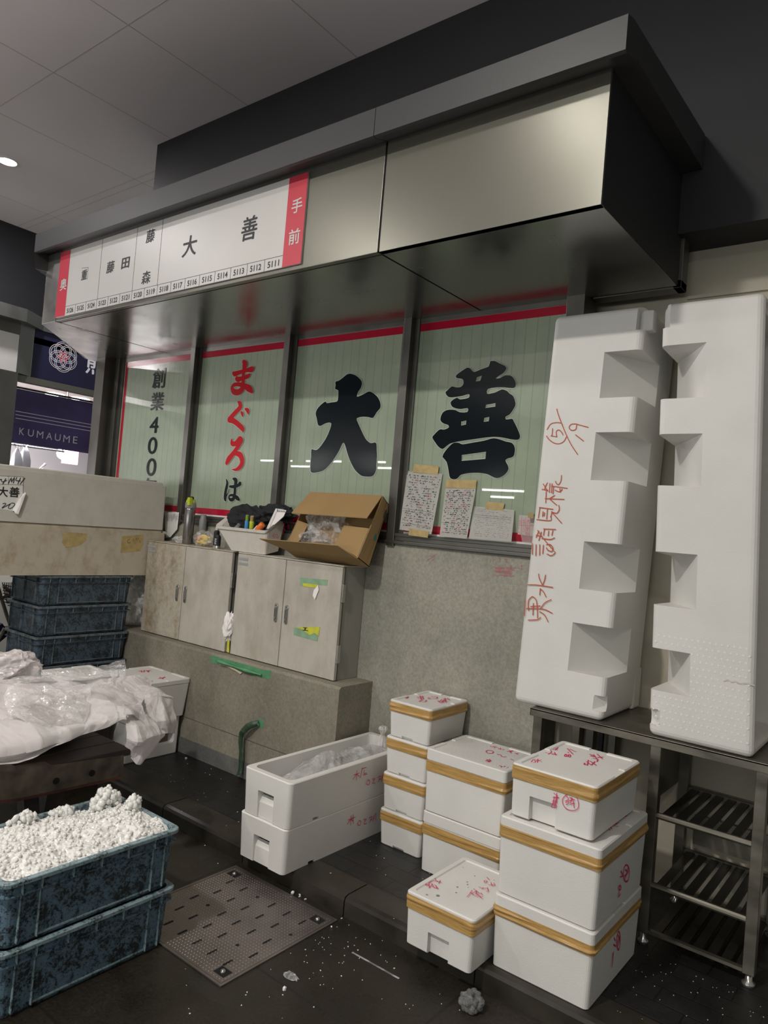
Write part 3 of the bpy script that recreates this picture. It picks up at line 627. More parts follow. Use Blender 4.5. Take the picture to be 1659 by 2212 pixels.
# ================================================================== CABINETS ON THE PLINTH
def cabinet(x0, x1, xs, label, paint, side_hinges, plates):
    yd = 2.984; z0, z1 = .742, 1.370
    t = thing('utility_cabinet', ((x0 + x1) / 2, 3.09, .74), label, 'cabinet', None)
    obj('cabinet_body', B(x0 + .012, x1 - .008, yd + .036, YW - .002, z0 - .002, z1 - .006, .003), 'cabinet_side', t)
    b = NB(); box(b, x0 - .004, x1 + .004, yd + .004, YW - .002, z1 - .006, z1 + .002, .002); obj('top_sheet', b, paint, t)
    for k, (a, c) in enumerate(((x0, xs - .0025), (xs + .0025, x1))):
        d = obj('door', B(a, c, yd, yd + .022, z0 + .003, z1 - .008, .003), paint if (k == 0 or paint == 'door_paint') else 'door_paint', t)
        hx = xs - .048 if k == 0 else xs + .038
        h = NB(); loft(h, [rr(hx, 1.05, .0125 * f, .055 * f, .0115 * f, 0, 5) for f in (1, 1, .85)])
        for i, v in enumerate(h.verts): pass
        ring = [v for v in h.verts]
        n = len(ring) // 3
        for i, v in enumerate(ring):
            x, zz = v.co.x, v.co.y; v.co = Vector((x, (yd - .0005, yd - .005, yd - .007)[i // n], zz))
        box(h, hx - .005, hx + .005, yd - .013, yd - .006, 1.015, 1.085, .002)
        obj('handle', fixn(h), 'chrome', d)
        hh = NB(); box(hh, hx - .0015, hx + .0015, yd - .0145, yd - .0128, 1.028, 1.075); obj('key_slot', hh, 'black_gap', d)
    obj('seam_gap', B(xs - .0025, xs + .0025, yd + .014, yd + .022, z0 + .003, z1 - .008), 'black_gap', t)
    for zz in side_hinges:
        b = NB(); box(b, x1 - .002, x1 + .010, yd + .004, yd + .03, zz - .05, zz + .05, .003); obj('hinge', b, 'chrome', t)
    obj('door_seal', B(x1 - .03, x1 - .006, yd + .022, yd + .036, z0, z1 - .01), 'door_seal', t)
    for q in plates:
        p = NB(); a = hit(('y', yd), q[0]); c = hit(('y', yd), q[1]); box(p, a.x, c.x, yd - .002, yd - .0004, c.z, a.z, .0006); pp = obj('name_plate', p, 'label_plate', t)
        s = NB(); box(s, a.x + .006, c.x - .006, yd - .0026, yd - .0019, c.z + .007, a.z - .007); 
        obj('name_strip', s, 'white_board', pp)
        g_ = NB()
        for i in range(9): xx = a.x + .011 + i * (c.x - a.x - .022) / 8; box(g_, xx - .0022, xx + .0018, yd - .0031, yd - .0026, c.z + .010 + .001 * (i % 2), a.z - .010 - .001 * (i % 3))
        obj('plate_print', g_, 'grey_ink', pp)
    return t
cx_ = (280, 1050, .37372)
pl = lambda a, b_: cr(cx_, [a, b_])
cabL = cabinet(-4.385, -3.492, -3.960, 'left grey steel utility cabinet, rust stained, on the concrete plinth', 'door_paint_rusty', (1.19,), [pl((107, 337), (152, 360)), pl((107, 363), (151, 386))])
cabR = cabinet(-3.438, -2.580, -3.016, 'right grey steel utility cabinet with green tape scraps on its door', 'door_paint', (1.22, .888), [pl((633, 410), (685, 434)), pl((630, 438), (683, 462))])
yd = 2.984
def scrap(name, m, pts, parent, off=.0012, mid=None):
    return obj(name, prism(NB(), [hit(('y', yd - off), q) for q in cr(cx_, pts)], (0, .0008, 0)), m, parent)
scrap('tape_scrap', 'pale_green_tape', [(985, 528), (1145, 542), (1141, 574), (1086, 572), (1070, 584), (1000, 578), (984, 575)], cabR)
scrap('tape_scrap', 'yellow_tape', [(1000, 560), (1088, 570), (1080, 588), (1002, 580)], cabR, .0022)
scrap('torn_paper', 'paper', [(1088, 572), (1093, 600), (1070, 658), (1058, 632), (1064, 602)], cabR, .006)
scrap('tape_scrap', 'pale_green_tape', [(950, 818), (1092, 842), (1086, 898), (947, 860)], cabR)
scrap('tape_scrap', 'yellow_tape', [(960, 815), (1100, 814), (1092, 868), (1070, 850), (1040, 862), (1000, 830)], cabR, .0022)
scrap('torn_mark', 'ink', [(1003, 816), (1026, 818), (1026, 822), (1018, 822), (1017, 832), (1030, 834), (1030, 838), (1000, 834), (1000, 830), (1010, 831), (1011, 821), (1003, 820)], cabR, .0034)
# tape stuck on the plinth
Yp = 2.914
tp = thing('packing_tape_strip', (-3.26, Yp, .70), 'long green packing tape strip stuck below the plinth edge', 'tape')
P_ = ('y', Yp - .001)
obj('tape_film', prism(NB(), [hit(P_, q) for q in cr(cx_, [(470, 976), (520, 992), (700, 1040), (760, 1062), (816, 1066), (812, 1116), (765, 1108), (700, 1088), (520, 1030), (467, 1020)])], (0, .0008, 0)), 'green_tape', tp)
b = tube(NB(), [hit(('y', Yp - .012), q) for q in smooth_pts(cr(cx_, [(505, 1010), (560, 1030), (640, 1056), (700, 1075), (760, 1092)]), 3)], [.008 + .004 * math.sin(i) for i in range(13)], 8); obj('rolled_edge', b, 'green_tape', tp, smooth=True)
scr = cr(cx_, [(510, 1022), (560, 1032), (600, 1052), (650, 1078), (640, 1088), (610, 1068), (560, 1044), (520, 1036)]); obj('torn_paper', prism(NB(), [hit(('y', Yp - .006), q) for q in scr], (0, .001, 0)), 'cardboard_edge', tp)
tp = thing('hanging_tape', (-3.1, Yp, .42), 'green tape and net strip hanging down the plinth to the floor', 'tape')
obj('tape_patch', prism(NB(), [hit(P_, q) for q in cr(cx_, [(745, 1345), (774, 1356), (771, 1404), (743, 1391)])], (0, .0008, 0)), 'green_tape', tp)
def strip(pairs, yy, nu=3, amp=.004, m='mesh_green'):
    g = [[hit(('y', y), a), hit(('y', y - .006), ((a[0] + b_[0]) / 2, (a[1] + b_[1]) / 2)), hit(('y', y), b_)] for (a, b_), y in zip(pairs, yy)]
    return sheet(g, 6, 30, amp, 30, 5, .001, (0, -1, 0))
pr = [cr(cx_, [a, b_]) for a, b_ in (((744, 1352), (746, 1388)), ((690, 1368), (705, 1404)), ((655, 1392), (680, 1424)), ((634, 1432), (664, 1440)), ((628, 1480), (658, 1480)), ((634, 1560), (656, 1560)), ((628, 1650), (650, 1652)), ((612, 1680), (640, 1672)))]
obj('net_strip', strip(pr, [Yp - .006, Yp - .03, Yp - .035, Yp - .03, Yp - .025, Yp - .025, Yp - .03, Yp - .05]), 'mesh_green', tp, smooth=True)

# ================================================================== THINGS ON THE CABINETS
fl = thing('vacuum_flask', (-4.06, 3.09, 1.372), 'tall brushed steel vacuum flask with lime green cap on left cabinet', 'flask')
f0 = (-4.085, 3.085, 1.372)
obj('flask_body', lathe(NB(), f0, [(.034, 0), (.036, .004), (.036, .235), (.033, .252)], 28), 'bottle_steel', fl, smooth=True)
obj('collar', lathe(NB(), f0, [(.0365, .244), (.0375, .250), (.0375, .272), (.035, .285)], 28), 'gray_plastic', fl, smooth=True)
b = lathe(NB(), f0, [(.034, .285), (.030, .302), (.018, .312)], 28); box(b, f0[0] + .008, f0[0] + .034, f0[1] - .04, f0[1] - .012, f0[2] + .262, f0[2] + .318, .005); obj('cap', b, 'lime_plastic', fl)
obj('button', lathe(NB(), (f0[0] + .02, f0[1] - .01, f0[2]), [(.013, .31), (.013, .322), (.006, .326)], 14), 'black_rubber', fl)
f1 = thing('dark_flask', (-4.02, 3.15, 1.372), 'dark slim flask standing behind the tall steel flask', 'flask'); obj('flask_body', lathe(NB(), (-4.02, 3.15, 1.372), [(.026, 0), (.026, .17), (.02, .19), (.018, .21)], 20), 'gray_plastic', f1, smooth=True)
fb = thing('food_bag', (-3.90, 3.07, 1.372), 'clear plastic bag of yellow snack packets beside the steel flask', 'bag')
obj('bag_film', blob((-3.895, 3.075, 1.42), (.085, .05, .055), .35, 1.7, 3, 4, 1.373), 'clear_bag', fb, smooth=True)
obj('food_packet', blob((-3.90, 3.08, 1.412), (.055, .03, .032), .5, 1.6, 8, 3, 1.375), 'yellow_food', fb)
obj('price_label', prism(NB(), [Vector(p) for p in ((-3.935, 3.035, 1.425), (-3.90, 3.035, 1.44), (-3.885, 3.04, 1.425), (-3.92, 3.04, 1.41))], (0, .001, 0)), 'orange_plastic', fb)
for x, yy, h, lb in ((-3.742, 3.05, .105, 'black and silver can beside the foam tray, rear'), (-3.700, 3.03, .075, 'short black can with silver base against the foam tray')):
    c_ = thing('spray_can', (x, yy, 1.372), lb, 'can'); obj('can_base', lathe(NB(), (x, yy, 1.372), [(.018, 0), (.019, .003), (.019, .018)], 16), 'chrome', c_); obj('can_body', lathe(NB(), (x, yy, 1.372), [(.0185, .018), (.0185, h), (.012, h + .012)], 16), 'black_rubber', c_)
    if h > .1: obj('cap', lathe(NB(), (x, yy, 1.372), [(.012, h + .012), (.011, h + .03), (.005, h + .033)], 16), 'white_board', c_)
    else:
        g_ = NB()
        for k in range(5): box(g_, x - .010, x + .010 - .004 * (k % 2), yy - .0193, yy - .0187, 1.372 + .028 + k * .008, 1.372 + .031 + k * .008)
        obj('print', g_, 'white_print', c_)
pb = thing('paper_bag', (-4.17, 3.12, 1.372), 'pale crumpled wrapper lying left of the flask', 'wrapper'); obj('wrapper_film', blob((-4.18, 3.11, 1.392), (.07, .04, .025), .5, 1.5, 13, 4, 1.373), 'milky_bag', pb)
# foam tray box with rubbish: a rim that climbs towards the wall
ft = thing('foam_tray', (-3.40, 3.08, 1.374), 'dirty white foam tray heaped with rubbish, leaning on the window', 'foam box')
def quadring(x0, x1, y0, y1, z0, z1, r=.02):
    out = []
    for v in rr((x0 + x1) / 2, (y0 + y1) / 2, (x1 - x0) / 2, (y1 - y0) / 2, r, 0, 3):
        f = (v.y - y0) / (y1 - y0); out.append(Vector((v.x, v.y, z0 + (z1 - z0) * f)))
    return out
b = loft(NB(), [quadring(-3.54, -3.225, 3.005, 3.12, 1.374, 1.40, .012), quadring(-3.676, -3.218, 2.995, 3.16, 1.500, 1.635), quadring(-3.69, -3.214, 2.985, 3.185, 1.502, 1.640), quadring(-3.69, -3.212, 2.985, 3.185, 1.518, 1.660),
               quadring(-3.66, -3.232, 3.012, 3.165, 1.520, 1.655), quadring(-3.60, -3.24, 3.03, 3.13, 1.41, 1.43, .012)])
obj('tray_body', fixn(b), 'foam_old', ft)
t = NB(); ink(t, ('x', -3.206), (550, 1040, .19891), [[(210, 565), (195, 590), (215, 610)], [(205, 590), (235, 575)], [(225, 600), (255, 610)], [(238, 570), (250, 590), (262, 600)], [(300, 460), (330, 455)], [(315, 455), (325, 500), (300, 575)], [(305, 500), (340, 540)], [(350, 450), (370, 500)], [(345, 490), (380, 470)], [(355, 520), (370, 490), (372, 525)], [(395, 430), (440, 415)], [(420, 385), (418, 460)], [(400, 455), (445, 440)], [(405, 470), (435, 460), (430, 480), (405, 485)]], 6); obj('handwriting', t, 'marker', ft)
jk = thing('black_jacket', (-3.45, 3.11, 1.56), 'crumpled black cloth jacket lying over the foam tray', 'jacket')
b = blob((-3.52, 3.105, 1.575), (.165, .055, .085), .32, 1.3, 21, 5); obj('jacket_cloth', b, 'jacket_cloth', jk, smooth=True)
obj('sleeve', blob((-3.30, 3.13, 1.625), (.155, .05, .052), .4, 1.4, 33, 5), 'jacket_cloth', jk, smooth=True)
nb_ = thing('notebook', (-3.25, 3.07, 1.6), 'white notebook standing in the foam tray against the jacket', 'notebook')
P2 = lambda pts, y: [hit(('y', y), q) for q in cr((330, 1050, .19891), pts)]
obj('pages', prism(NB(), P2([(1335, 242), (1355, 250), (1262, 462), (1232, 465)], 3.04), (0, .06, 0)), 'white_line', nb_)
obj('cover', prism(NB(), P2([(1358, 250), (1450, 262), (1420, 330), (1330, 410), (1272, 455)], 3.045), (0, .004, 0)), 'paper', nb_)
t = NB(); 
for k in range(5): ink(t, ('y', 3.044), (330, 1050, .19891), [[(1356 + k * 18, 268 + k * 2), (1366 + k * 18, 275 + k * 2)], [(1362 + k * 18, 258 + k * 2), (1360 + k * 18, 282)]], 5)
obj('print', t, 'ink', nb_)
def small(name, q, r, h, m, lb, cat, y=3.02, tilt=(0, 0), m2=None):
    p = hit(('y', y), cr((330, 1050, .19891), [q])[0]); o = thing(name, p, lb, cat)
    d = Vector((tilt[0], tilt[1], 1)).normalized()
    obj('wrapper_body' if m2 is None else 'bottle_body', tube(NB(), [p - d * h * .6, p - d * h * .5, p + d * h * .1, p + d * h * .16], [r * .8, r, r, r * .6], 14), m, o, smooth=True)
    if m2: obj('cap', tube(NB(), [p + d * h * .16, p + d * h * .5], r * .75, 14), m2, o)
small('drink_bottle', (1022, 400), .013, .10, 'blue_plastic', 'blue labelled bottle with green cap in the foam tray', 'bottle', tilt=(.2, -.2), m2='green_plastic')
small('drink_bottle', (1075, 400), .014, .09, 'lime_plastic', 'yellow labelled bottle with pale cap in the foam tray', 'bottle', tilt=(.3, -.3), m2='masking_tan')
small('snack_packet', (1185, 425), .019, .09, 'orange_plastic', 'orange snack packet in the foam tray', 'packet', tilt=(.9, .2))
small('food_wrapper', (1135, 452), .012, .08, 'white_print', 'white wrapper with dark print at the tray rim', 'wrapper', tilt=(1, .1))
small('food_wrapper', (930, 425), .011, .07, 'clear_bag', 'clear wrapper at the left of the foam tray', 'wrapper', tilt=(1, .1))
# cardboard box lying tipped against the window
cb = thing('cardboard_box', (-2.73, 3.07, 1.375), 'open brown cardboard box tipped against the window on right cabinet', 'box')
K0 = Vector((0, 3.050, 1.378)); K1 = Vector((0, 3.178, 1.726)); F1_ = Vector((0, 3.118, 1.768)); F0_ = Vector((0, 2.946, 1.426)); XL, XR = -3.005, -2.45; X = lambda v, x: Vector((x, v.y, v.z))
uh = (K1 - K0).normalized(); ud = (F0_ - K0).normalized()
def pan(a, b_, c, d, nrm_, m='cardboard', nm='panel', th=.004): return obj(nm, fixn(prism(NB(), [a, b_, c, d], Vector(nrm_) * th)), m, cb)
pan(X(K0, XL), X(K0, XR), X(K1, XR), X(K1, XL), uh.cross(Vector((1, 0, 0))) * -1, nm='back_panel')
pan(X(K0, XL), X(K0, XR), X(F0_, XR), X(F0_, XL), uh, nm='bottom_panel'); pan(X(K1, XL), X(K1, XR), X(F1_, XR), X(F1_, XL), -uh, nm='top_panel')
pan(X(K0, XR), X(K1, XR), X(F1_, XR), X(F0_, XR), (-1, 0, 0), nm='side_panel'); pan(X(K0, XL), X(K1, XL), X(F1_, XL), X(F0_, XL), (1, 0, 0), nm='side_panel')
pq = lambda q, y: hit(('y', y), (600 + q[0] * .15672, 1060 + q[1] * .15672))
a, c = X(F1_, XL + .005), X(F1_, XR - .005); pan(a, c, pq((1230, 385), 2.985), pq((190, 312), 2.985), (0, -.3, 1), nm='flap')
a, c = X(F0_, XL + .005), X(F0_, XR - .005); pan(a, c, pq((822, 748), 2.86), pq((-255, 655), 2.86), (0, 0, -1), nm='flap')
a, c = X(F0_ + (F1_ - F0_) * .01, XR - .006), X(F0_ + (F1_ - F0_) * .47, XR - .006); pan(a, c, pq((912, 478), 3.045), pq((785, 735), 2.99), (0, 1, 0), nm='flap')
a, c = X(F0_ + (F1_ - F0_) * .03, XL + .006), X(F0_ + (F1_ - F0_) * .5, XL + .006); pan(a, c, pq((420, 460), 3.06), pq((300, 690), 3.0), (0, 1, 0), nm='flap')
ee = NB(); e0 = X(F0_, XR + .0005); e1 = X(F1_, XR + .0005); ds = (e1 - e0)
ribbon(ee, [e0 + ds * (.02 + .5 * k / 24) + Vector((0, .003 * rn((k, 0, 0), 1.3), .003 * rn((0, k, 0), 1.7))) for k in range(25)], [.003 + .004 * abs(rn((0, 0, k), 1.9)) for k in range(25)], Vector((1, 0, 0)), .0006); obj('torn_edge', ee, 'cardboard_edge', cb)
t = NB(); Kc = ('x', XR + .0005); c6 = (600, 1060, .15672)
ink(t, Kc, c6, [[(1230, 965), (1160, 912), (1275, 668), (1330, 705), (1230, 965)]], 2, k=1)
for k in range(9):
    q = (1372 + k * 9, 590 - k * 24); ink(t, Kc, c6, [[q, (q[0] + 12, q[1] + 8)], [(q[0] + 8, q[1] - 6), (q[0] + 4, q[1] + 12)], [(q[0] + 14, q[1] - 3), (q[0] + 18, q[1] + 9)]], 3.4, k=1)
for k in range(7):
    q = (1440 + k * 9, 285 - k * 20); ink(t, Kc, c6, [[q, (q[0] + 14, q[1] + 10)], [(q[0] + 10, q[1] - 6), (q[0] + 8, q[1] + 8)]], 2.6, k=1)
ink(t, Kc, c6, [[(1490, 285), (1462, 365)]], 34, k=1); obj('print', t, 'card_ink', cb)
t = NB(); ink(t, Kc, c6, [[(1348, 612), (1334, 668)]], 34, k=1); obj('blue_print', t, 'teal_ink', cb)
pg = thing('plastic_bag', (-2.85, 3.09, 1.45), 'clear crumpled plastic bag inside the tipped cardboard box', 'bag')
b = blob((-2.80, 3.075, 1.565), (.155, .042, .095), .45, 1.4, 41, 5); obj('bag_film', b, 'clear_bag', pg, smooth=True)
obj('bag_fold', blob((-2.88, 3.045, 1.49), (.11, .04, .055), .5, 1.3, 47, 5), 'clear_bag', pg, smooth=True)
# bag stuffed between the cabinets, bag in the gap left of the cabinets
gb = thing('plastic_bag', (-3.50, 2.99, .83), 'pale plastic bag stuffed in the gap between the cabinets', 'bag'); obj('bag_film', blob((-3.468, 2.985, .905), (.036, .03, .085), .4, 1.2, 55, 5), 'paper', gb, smooth=True)
obj('yellow_label', prism(NB(), [hit(('y', 2.975), q) for q in cr(cx_, [(565, 888), (577, 893), (574, 962), (560, 958)])], (0, .002, 0)), 'yellow_tape', gb)
gb = thing('plastic_bag', (-4.62, 3.12, .74), 'clear plastic bag between the crate stack and the left cabinet', 'bag'); obj('bag_film', blob((-4.62, 3.08, .90), (.13, .09, .17), .4, 1.3, 61, 5, .742), 'milky_bag', gb, smooth=True)
gp = thing('notice_sheet', (-4.27, 3.2, 1.4), 'grey streaked paper sheet behind the flask under the window', 'paper'); b = NB()
obj('sheet', prism(NB(), [hit(('y', 3.17), q) for q in cr((330, 1050, .19891), [(125, 285), (285, 285), (265, 470), (190, 555), (140, 560)])], (0, .001, 0)), 'note_paper', gp)
t = NB()
for k in range(26): x_ = 135 + k * 5.5 + rn((k, 0, 0), 2) * 6; y_ = 300 + abs(rn((0, k, 0), 1.7)) * 90; ink(t, ('y', 3.1695), (330, 1050, .19891), [[(x_, y_), (x_ - 4, y_ + 50 + 60 * abs(rn((k, k, 0), 1.1)))]], 1.8, k=1)
obj('streaks', t, 'grey_ink', gp)

# ================================================================== NOTES TAPED ON THE WINDOW
cn = (860, 980, .19289)
def note(label, corners, tapes, rows, seed, red=0, faint=False, amp=.004):
    rs = random.Random(seed); TL, TR, BR, BL = cr(cn, corners)
    yt, yb_ = YG - .006, 3.166
    A, B_, C_, D_ = hit(('y', yt), TL), hit(('y', yt), TR), hit(('y', yb_), BR), hit(('y', yb_), BL)
    o = thing('handwritten_note', (A + C_) / 2, label, 'note')
    f = lambda u, v: A.lerp(B_, u).lerp(D_.lerp(C_, u), v)
    obj('note_sheet', sheet([[f(u / 3, v / 3) for u in range(4)] for v in range(4)], 12, 16, amp * .3, 8, seed, .0006, (0, -1, 0)), 'note_paper', o, smooth=True)
    t = NB(); r_ = NB(); n = NRM['y']
    def st(pts, wd, rd): ribbon(r_ if rd else t, [f(u, v) for u, v in pts], [wd] * len(pts), n, .0028)
    for i in range(rows):
        v = .06 + .88 * i / rows; u = .05 + .1 * rs.random()
        if rs.random() < .16: st([(.03, v + .02), (.95, v + .03)], .0010, False)
        while u < .92:
            cw = .022 + .03 * rs.random()
            if rs.random() < .62:
                rd = rs.random() < red; wd = (.0008 if faint else .0013) * (1 + rs.random() * (.3 if faint else 1))
                for k in range(rs.choice((2, 3, 4))):
                    a_ = u + cw * rs.random(); b2 = v + .016 * rs.random(); L_ = .007 + .010 * rs.random(); ang = rs.choice((0, 0, PI / 2, .8, 2.4))
                    st([(a_, b2), (min(.97, a_ + math.cos(ang) * L_ * 1.5), b2 + math.sin(ang) * L_)], wd, rd)
            u += cw + (.05 if rs.random() < .15 else .008)
    obj('handwriting', t, 'grey_ink' if faint else 'ink', o)
    if red: obj('red_handwriting', r_, 'marker', o)
    else: r_.free()
    for q in tapes:
        yy = [yt - .004 if p[1] < 700 else yb_ - .004 for p in q]
        obj('tape', prism(NB(), [hit(('y', y_), p) for p, y_ in zip(cr(cn, q), yy)], (0, .0012, 0)), 'masking_tan', o)
    return o
note('tall leftmost note, densely written, taped at top and bottom', [(105, 190), (500, 225), (375, 905), (15, 850)], [[(180, 115), (455, 142), (445, 236), (165, 206)], [(130, 835), (345, 872), (330, 942), (115, 912)]], 22, 1, .06)
note('second note from the left with heavy lines and red marks', [(530, 380), (878, 368), (770, 955), (465, 925)], [[(540, 290), (880, 296), (870, 392), (532, 382)]], 22, 2, .14)
note('faint square note below a short tape, third from left', [(855, 590), (1305, 630), (1270, 990), (790, 950)], [[(990, 535), (1190, 556), (1170, 656), (975, 634)]], 15, 3, 0, True)
o = note('small red ruled note partly hidden behind the upright foam box', [(1355, 685), (1560, 705), (1535, 928), (1340, 905)], [[(1455, 660), (1520, 668), (1515, 725), (1450, 718)]], 0, 4, 0)
t = NB(); ink(t, ('y', 3.165), cn, [[(1388, 700), (1378, 905)], [(1434, 705), (1426, 905)], [(1484, 710), (1472, 915)], [(1345, 798), (1530, 812)], [(1362, 765), (1375, 745), (1380, 775), (1360, 780)], [(1395, 745), (1425, 745)], [(1410, 735), (1412, 790)], [(1398, 770), (1425, 765)], [(1445, 755), (1478, 750)], [(1462, 735), (1445, 785)], [(1460, 760), (1478, 785)],
                                            [(1395, 845), (1420, 845), (1415, 870), (1395, 868)], [(1440, 830), (1470, 832)], [(1455, 825), (1450, 865)], [(1440, 850), (1472, 850)], [(1435, 885), (1468, 888)], [(1438, 900), (1470, 905)], [(1355, 825), (1352, 845)], [(1350, 870), (1362, 885)]], 5); obj('red_handwriting', t, 'marker', o)
# faint red scribble on the concrete under the sill
tg = thing('wall_scribble', (-1.9, YW, 1.42), 'faded red scribbles on the concrete under the window sill', 'writing'); t = NB(); cs = (850, 950, .27125)
ink(t, ('y', YW - .0005), cs, [[(270, 960), (350, 905)], [(285, 925), (340, 930)], [(300, 915), (318, 968)], [(330, 940), (300, 968)], [(775, 945), (768, 975)], [(795, 950), (815, 948)], [(800, 950), (792, 975)], [(830, 945), (850, 945), (845, 975)], [(880, 955), (905, 950), (895, 975), (915, 972)], [(945, 950), (955, 970)], [(925, 1012), (940, 1000), (938, 1022), (925, 1030)], [(955, 1015), (965, 1025), (975, 1012)], [(985, 1010), (1000, 1030)], [(1010, 1005), (1035, 1000)], [(1022, 995), (1018, 1035)]], 3.2, .0008)
for k in range(46):
    a = 790 + 140 * random.random(); h_ = 1010 + 75 * random.random(); ink(t, ('y', YW - .0005), cs, [[(a, h_), (a + 30 + 40 * random.random(), h_ + 8)]], 2.0, .0008, k=1)
obj('scribble', t, 'scribble_red' if 'scribble_red' in MATS else 'crayon', tg)

# ================================================================== FOAM CARTONS
def carton(label, x0, x1, y0, y1, z0, z1, lid, tz, group=None, taper=.008, handle=None, dots=(), rot=0, ridge=True, wrinkle=1, foam='foam', side_notch=None, writings=(), name='foam_box', lid_panel=.022, tape=True, gaps=True, hole=None):
    cx, cy = (x0 + x1) / 2, (y0 + y1) / 2; hx, hy = (x1 - x0) / 2, (y1 - y0) / 2
    o = thing(name, (cx, cy, z0), label, 'foam box', group)
    zl = z1 - lid; R0 = .016
    b = loft(NB(), [rr(cx, cy, hx - taper - .004, hy - taper - .004, R0, z0), rr(cx, cy, hx - taper, hy - taper, R0, z0 + .004), rr(cx, cy, hx - .002, hy - .002, R0, zl - .001)])
    cuts = []
    if handle: # (axis, centre, half width, height above base, depth)
        for ax, c, hw, hh, dp in handle:
            if ax == 'y': cuts.append(prism(NB(), [Vector((c - hw, y0 - .02, z0 - .01)), Vector((c - hw, y0 - .02, z0 + hh)), Vector((c - hw, y0 + dp, z0 + hh)), Vector((c - hw, y0 + dp + .006, z0 - .01))], (hw * 2, 0, 0)))
            else: cuts.append(prism(NB(), [Vector((x1 + .02, c - hw, z0 - .01)), Vector((x1 + .02, c - hw, z0 + hh)), Vector((x1 - dp, c - hw, z0 + hh)), Vector((x1 - dp - .006, c - hw, z0 - .01))], (0, hw * 2, 0)))
    if hole: cuts.append(box(NB(), x1 - .05, x1 + .03, hole[0], hole[1], hole[2], hole[3], .018, 3))
    if cuts: b = cut(b, cuts)
    obj('body', b, foam, o)
    l = loft(NB(), [rr(cx, cy, hx - .001, hy - .001, R0, zl), rr(cx, cy, hx, hy, R0, zl + .003), rr(cx, cy, hx, hy, R0, z1 - .005), rr(cx, cy, hx - .004, hy - .004, R0, z1 - .0005),
                    rr(cx, cy, hx - lid_panel, hy - lid_panel, .012, z1), rr(cx, cy, hx - lid_panel - .004, hy - lid_panel - .004, .010, z1 - .005)])
    if gaps:
        cl = []
        for sx in (-1, 1):
            cl.append(box(NB(), cx + sx * hx - .05, cx + sx * hx + .05, cy - hy * .22, cy + hy * .22, z1 - .0048, z1 + .02))
        cl.append(box(NB(), cx - hx * .22, cx + hx * .22, cy + hy - .05, cy + hy + .05, z1 - .0048, z1 + .02))
        l = cut(l, cl)
    obj('lid', l, foam, o)
    if tape:
        t0, t1 = tz; e = .0012; n = 60; rings = []
        base_r = rr(cx, cy, hx + e, hy + e, R0 + e, 0, 4); pts = []
        for i in range(len(base_r)):
            a, c = base_r[i], base_r[(i + 1) % len(base_r)]; m_ = max(1, int((c - a).length / .012))
            pts += [a.lerp(c, k / m_) for k in range(m_)]
        for j in range(11):
            v = j / 10; ring = []
            for p in pts:
                d = Vector((p.x - cx, p.y - cy, 0)); nn = Vector((1 if p.x > cx else -1, 0, 0)) if abs(d.x) / hx > abs(d.y) / hy else Vector((0, 1 if p.y > cy else -1, 0))
                s_ = (p.x + p.y) * 3.1 + z0 * 40
                w_ = max(0, noise.noise(Vector((s_ * 1.2, v * 3.2 - s_ * .6, z0 * 30)))) * .011 * wrinkle * math.sin(PI * v)
                zz = t0 + (t1 - t0) * v + (.0025 * noise.noise(Vector((s_, 5 + z0 * 20, 0))) if j in (0, 10) else 0)
                ring.append(Vector((p.x, p.y, zz)) + nn * w_)
            rings.append(ring)
        rings.append([p.copy() + Vector((0, 0, -.0002)) for p in rings[-1]])
        inn = [[Vector((p.x - (e - .0002) * (1 if p.x > cx else -1) * (abs(p.x - cx) > hx - .002), p.y - (e - .0002) * (1 if p.y > cy else -1) * (abs(p.y - cy) > hy - .002), z_)) for p in pts] for z_ in (t1, t0)]; bt = loft(NB(), rings[:11] + inn, False, False, closed=True); obj('tape_band', fixn(bt), 'tape', o, smooth=False)
    for face in dots:
        d = NB()
        if face == 'top':
            nx, ny = int((x1 - x0 - .07) / .021), int((y1 - y0 - .07) / .021)
            for i in range(nx + 1):
                for j in range(ny + 1):
                    p = (x0 + .035 + i * .021 + (.0105 if j % 2 else 0), y0 + .035 + j * .021, z1 - .005)
                    if p[0] < x1 - .03: bmesh.ops.create_circle(d, cap_ends=True, segments=8, radius=.0042, matrix=Matrix.Translation((p[0], p[1], p[2] + .0006)))
        if face == 'right':
            for i in range(int((y1 - y0 - .03) / .02)):
                for j in range(int((z1 - z0 - .02) / .02)):
                    zz = z0 + .015 + j * .02 + (.01 if i % 2 else 0)
                    if t_in(zz, tz) or zz > z1 - .006: continue
                    k = (zz - z0) / (z1 - z0); xx = x1 - .002 - (taper - .002) * (1 - k) if zz < zl else x1
                    bmesh.ops.create_circle(d, cap_ends=True, segments=8, radius=.0030, matrix=Matrix.Translation((xx + .0012, y0 + .02 + i * .02, zz)) @ Matrix.Rotation(PI / 2, 4, 'Y'))
        obj('moulding_dots', d, 'foam_dots', o)['kind'] = 'stuff'
    for (pn, cc_, strokes, wd) in writings:
        t = NB(); ink(t, pn, cc_, strokes, wd, .0018); obj('handwriting', t, 'marker', o)
    return o
def t_in(z, tz): return tz[0] - .006 < z < tz[1] + .006
s5 = (800, 1460, 320 / 1659); s6 = (1080, 1560, 340 / 1659); s7 = (860, 1830, 250 / 1659); s4 = (780, 1450, .40386)
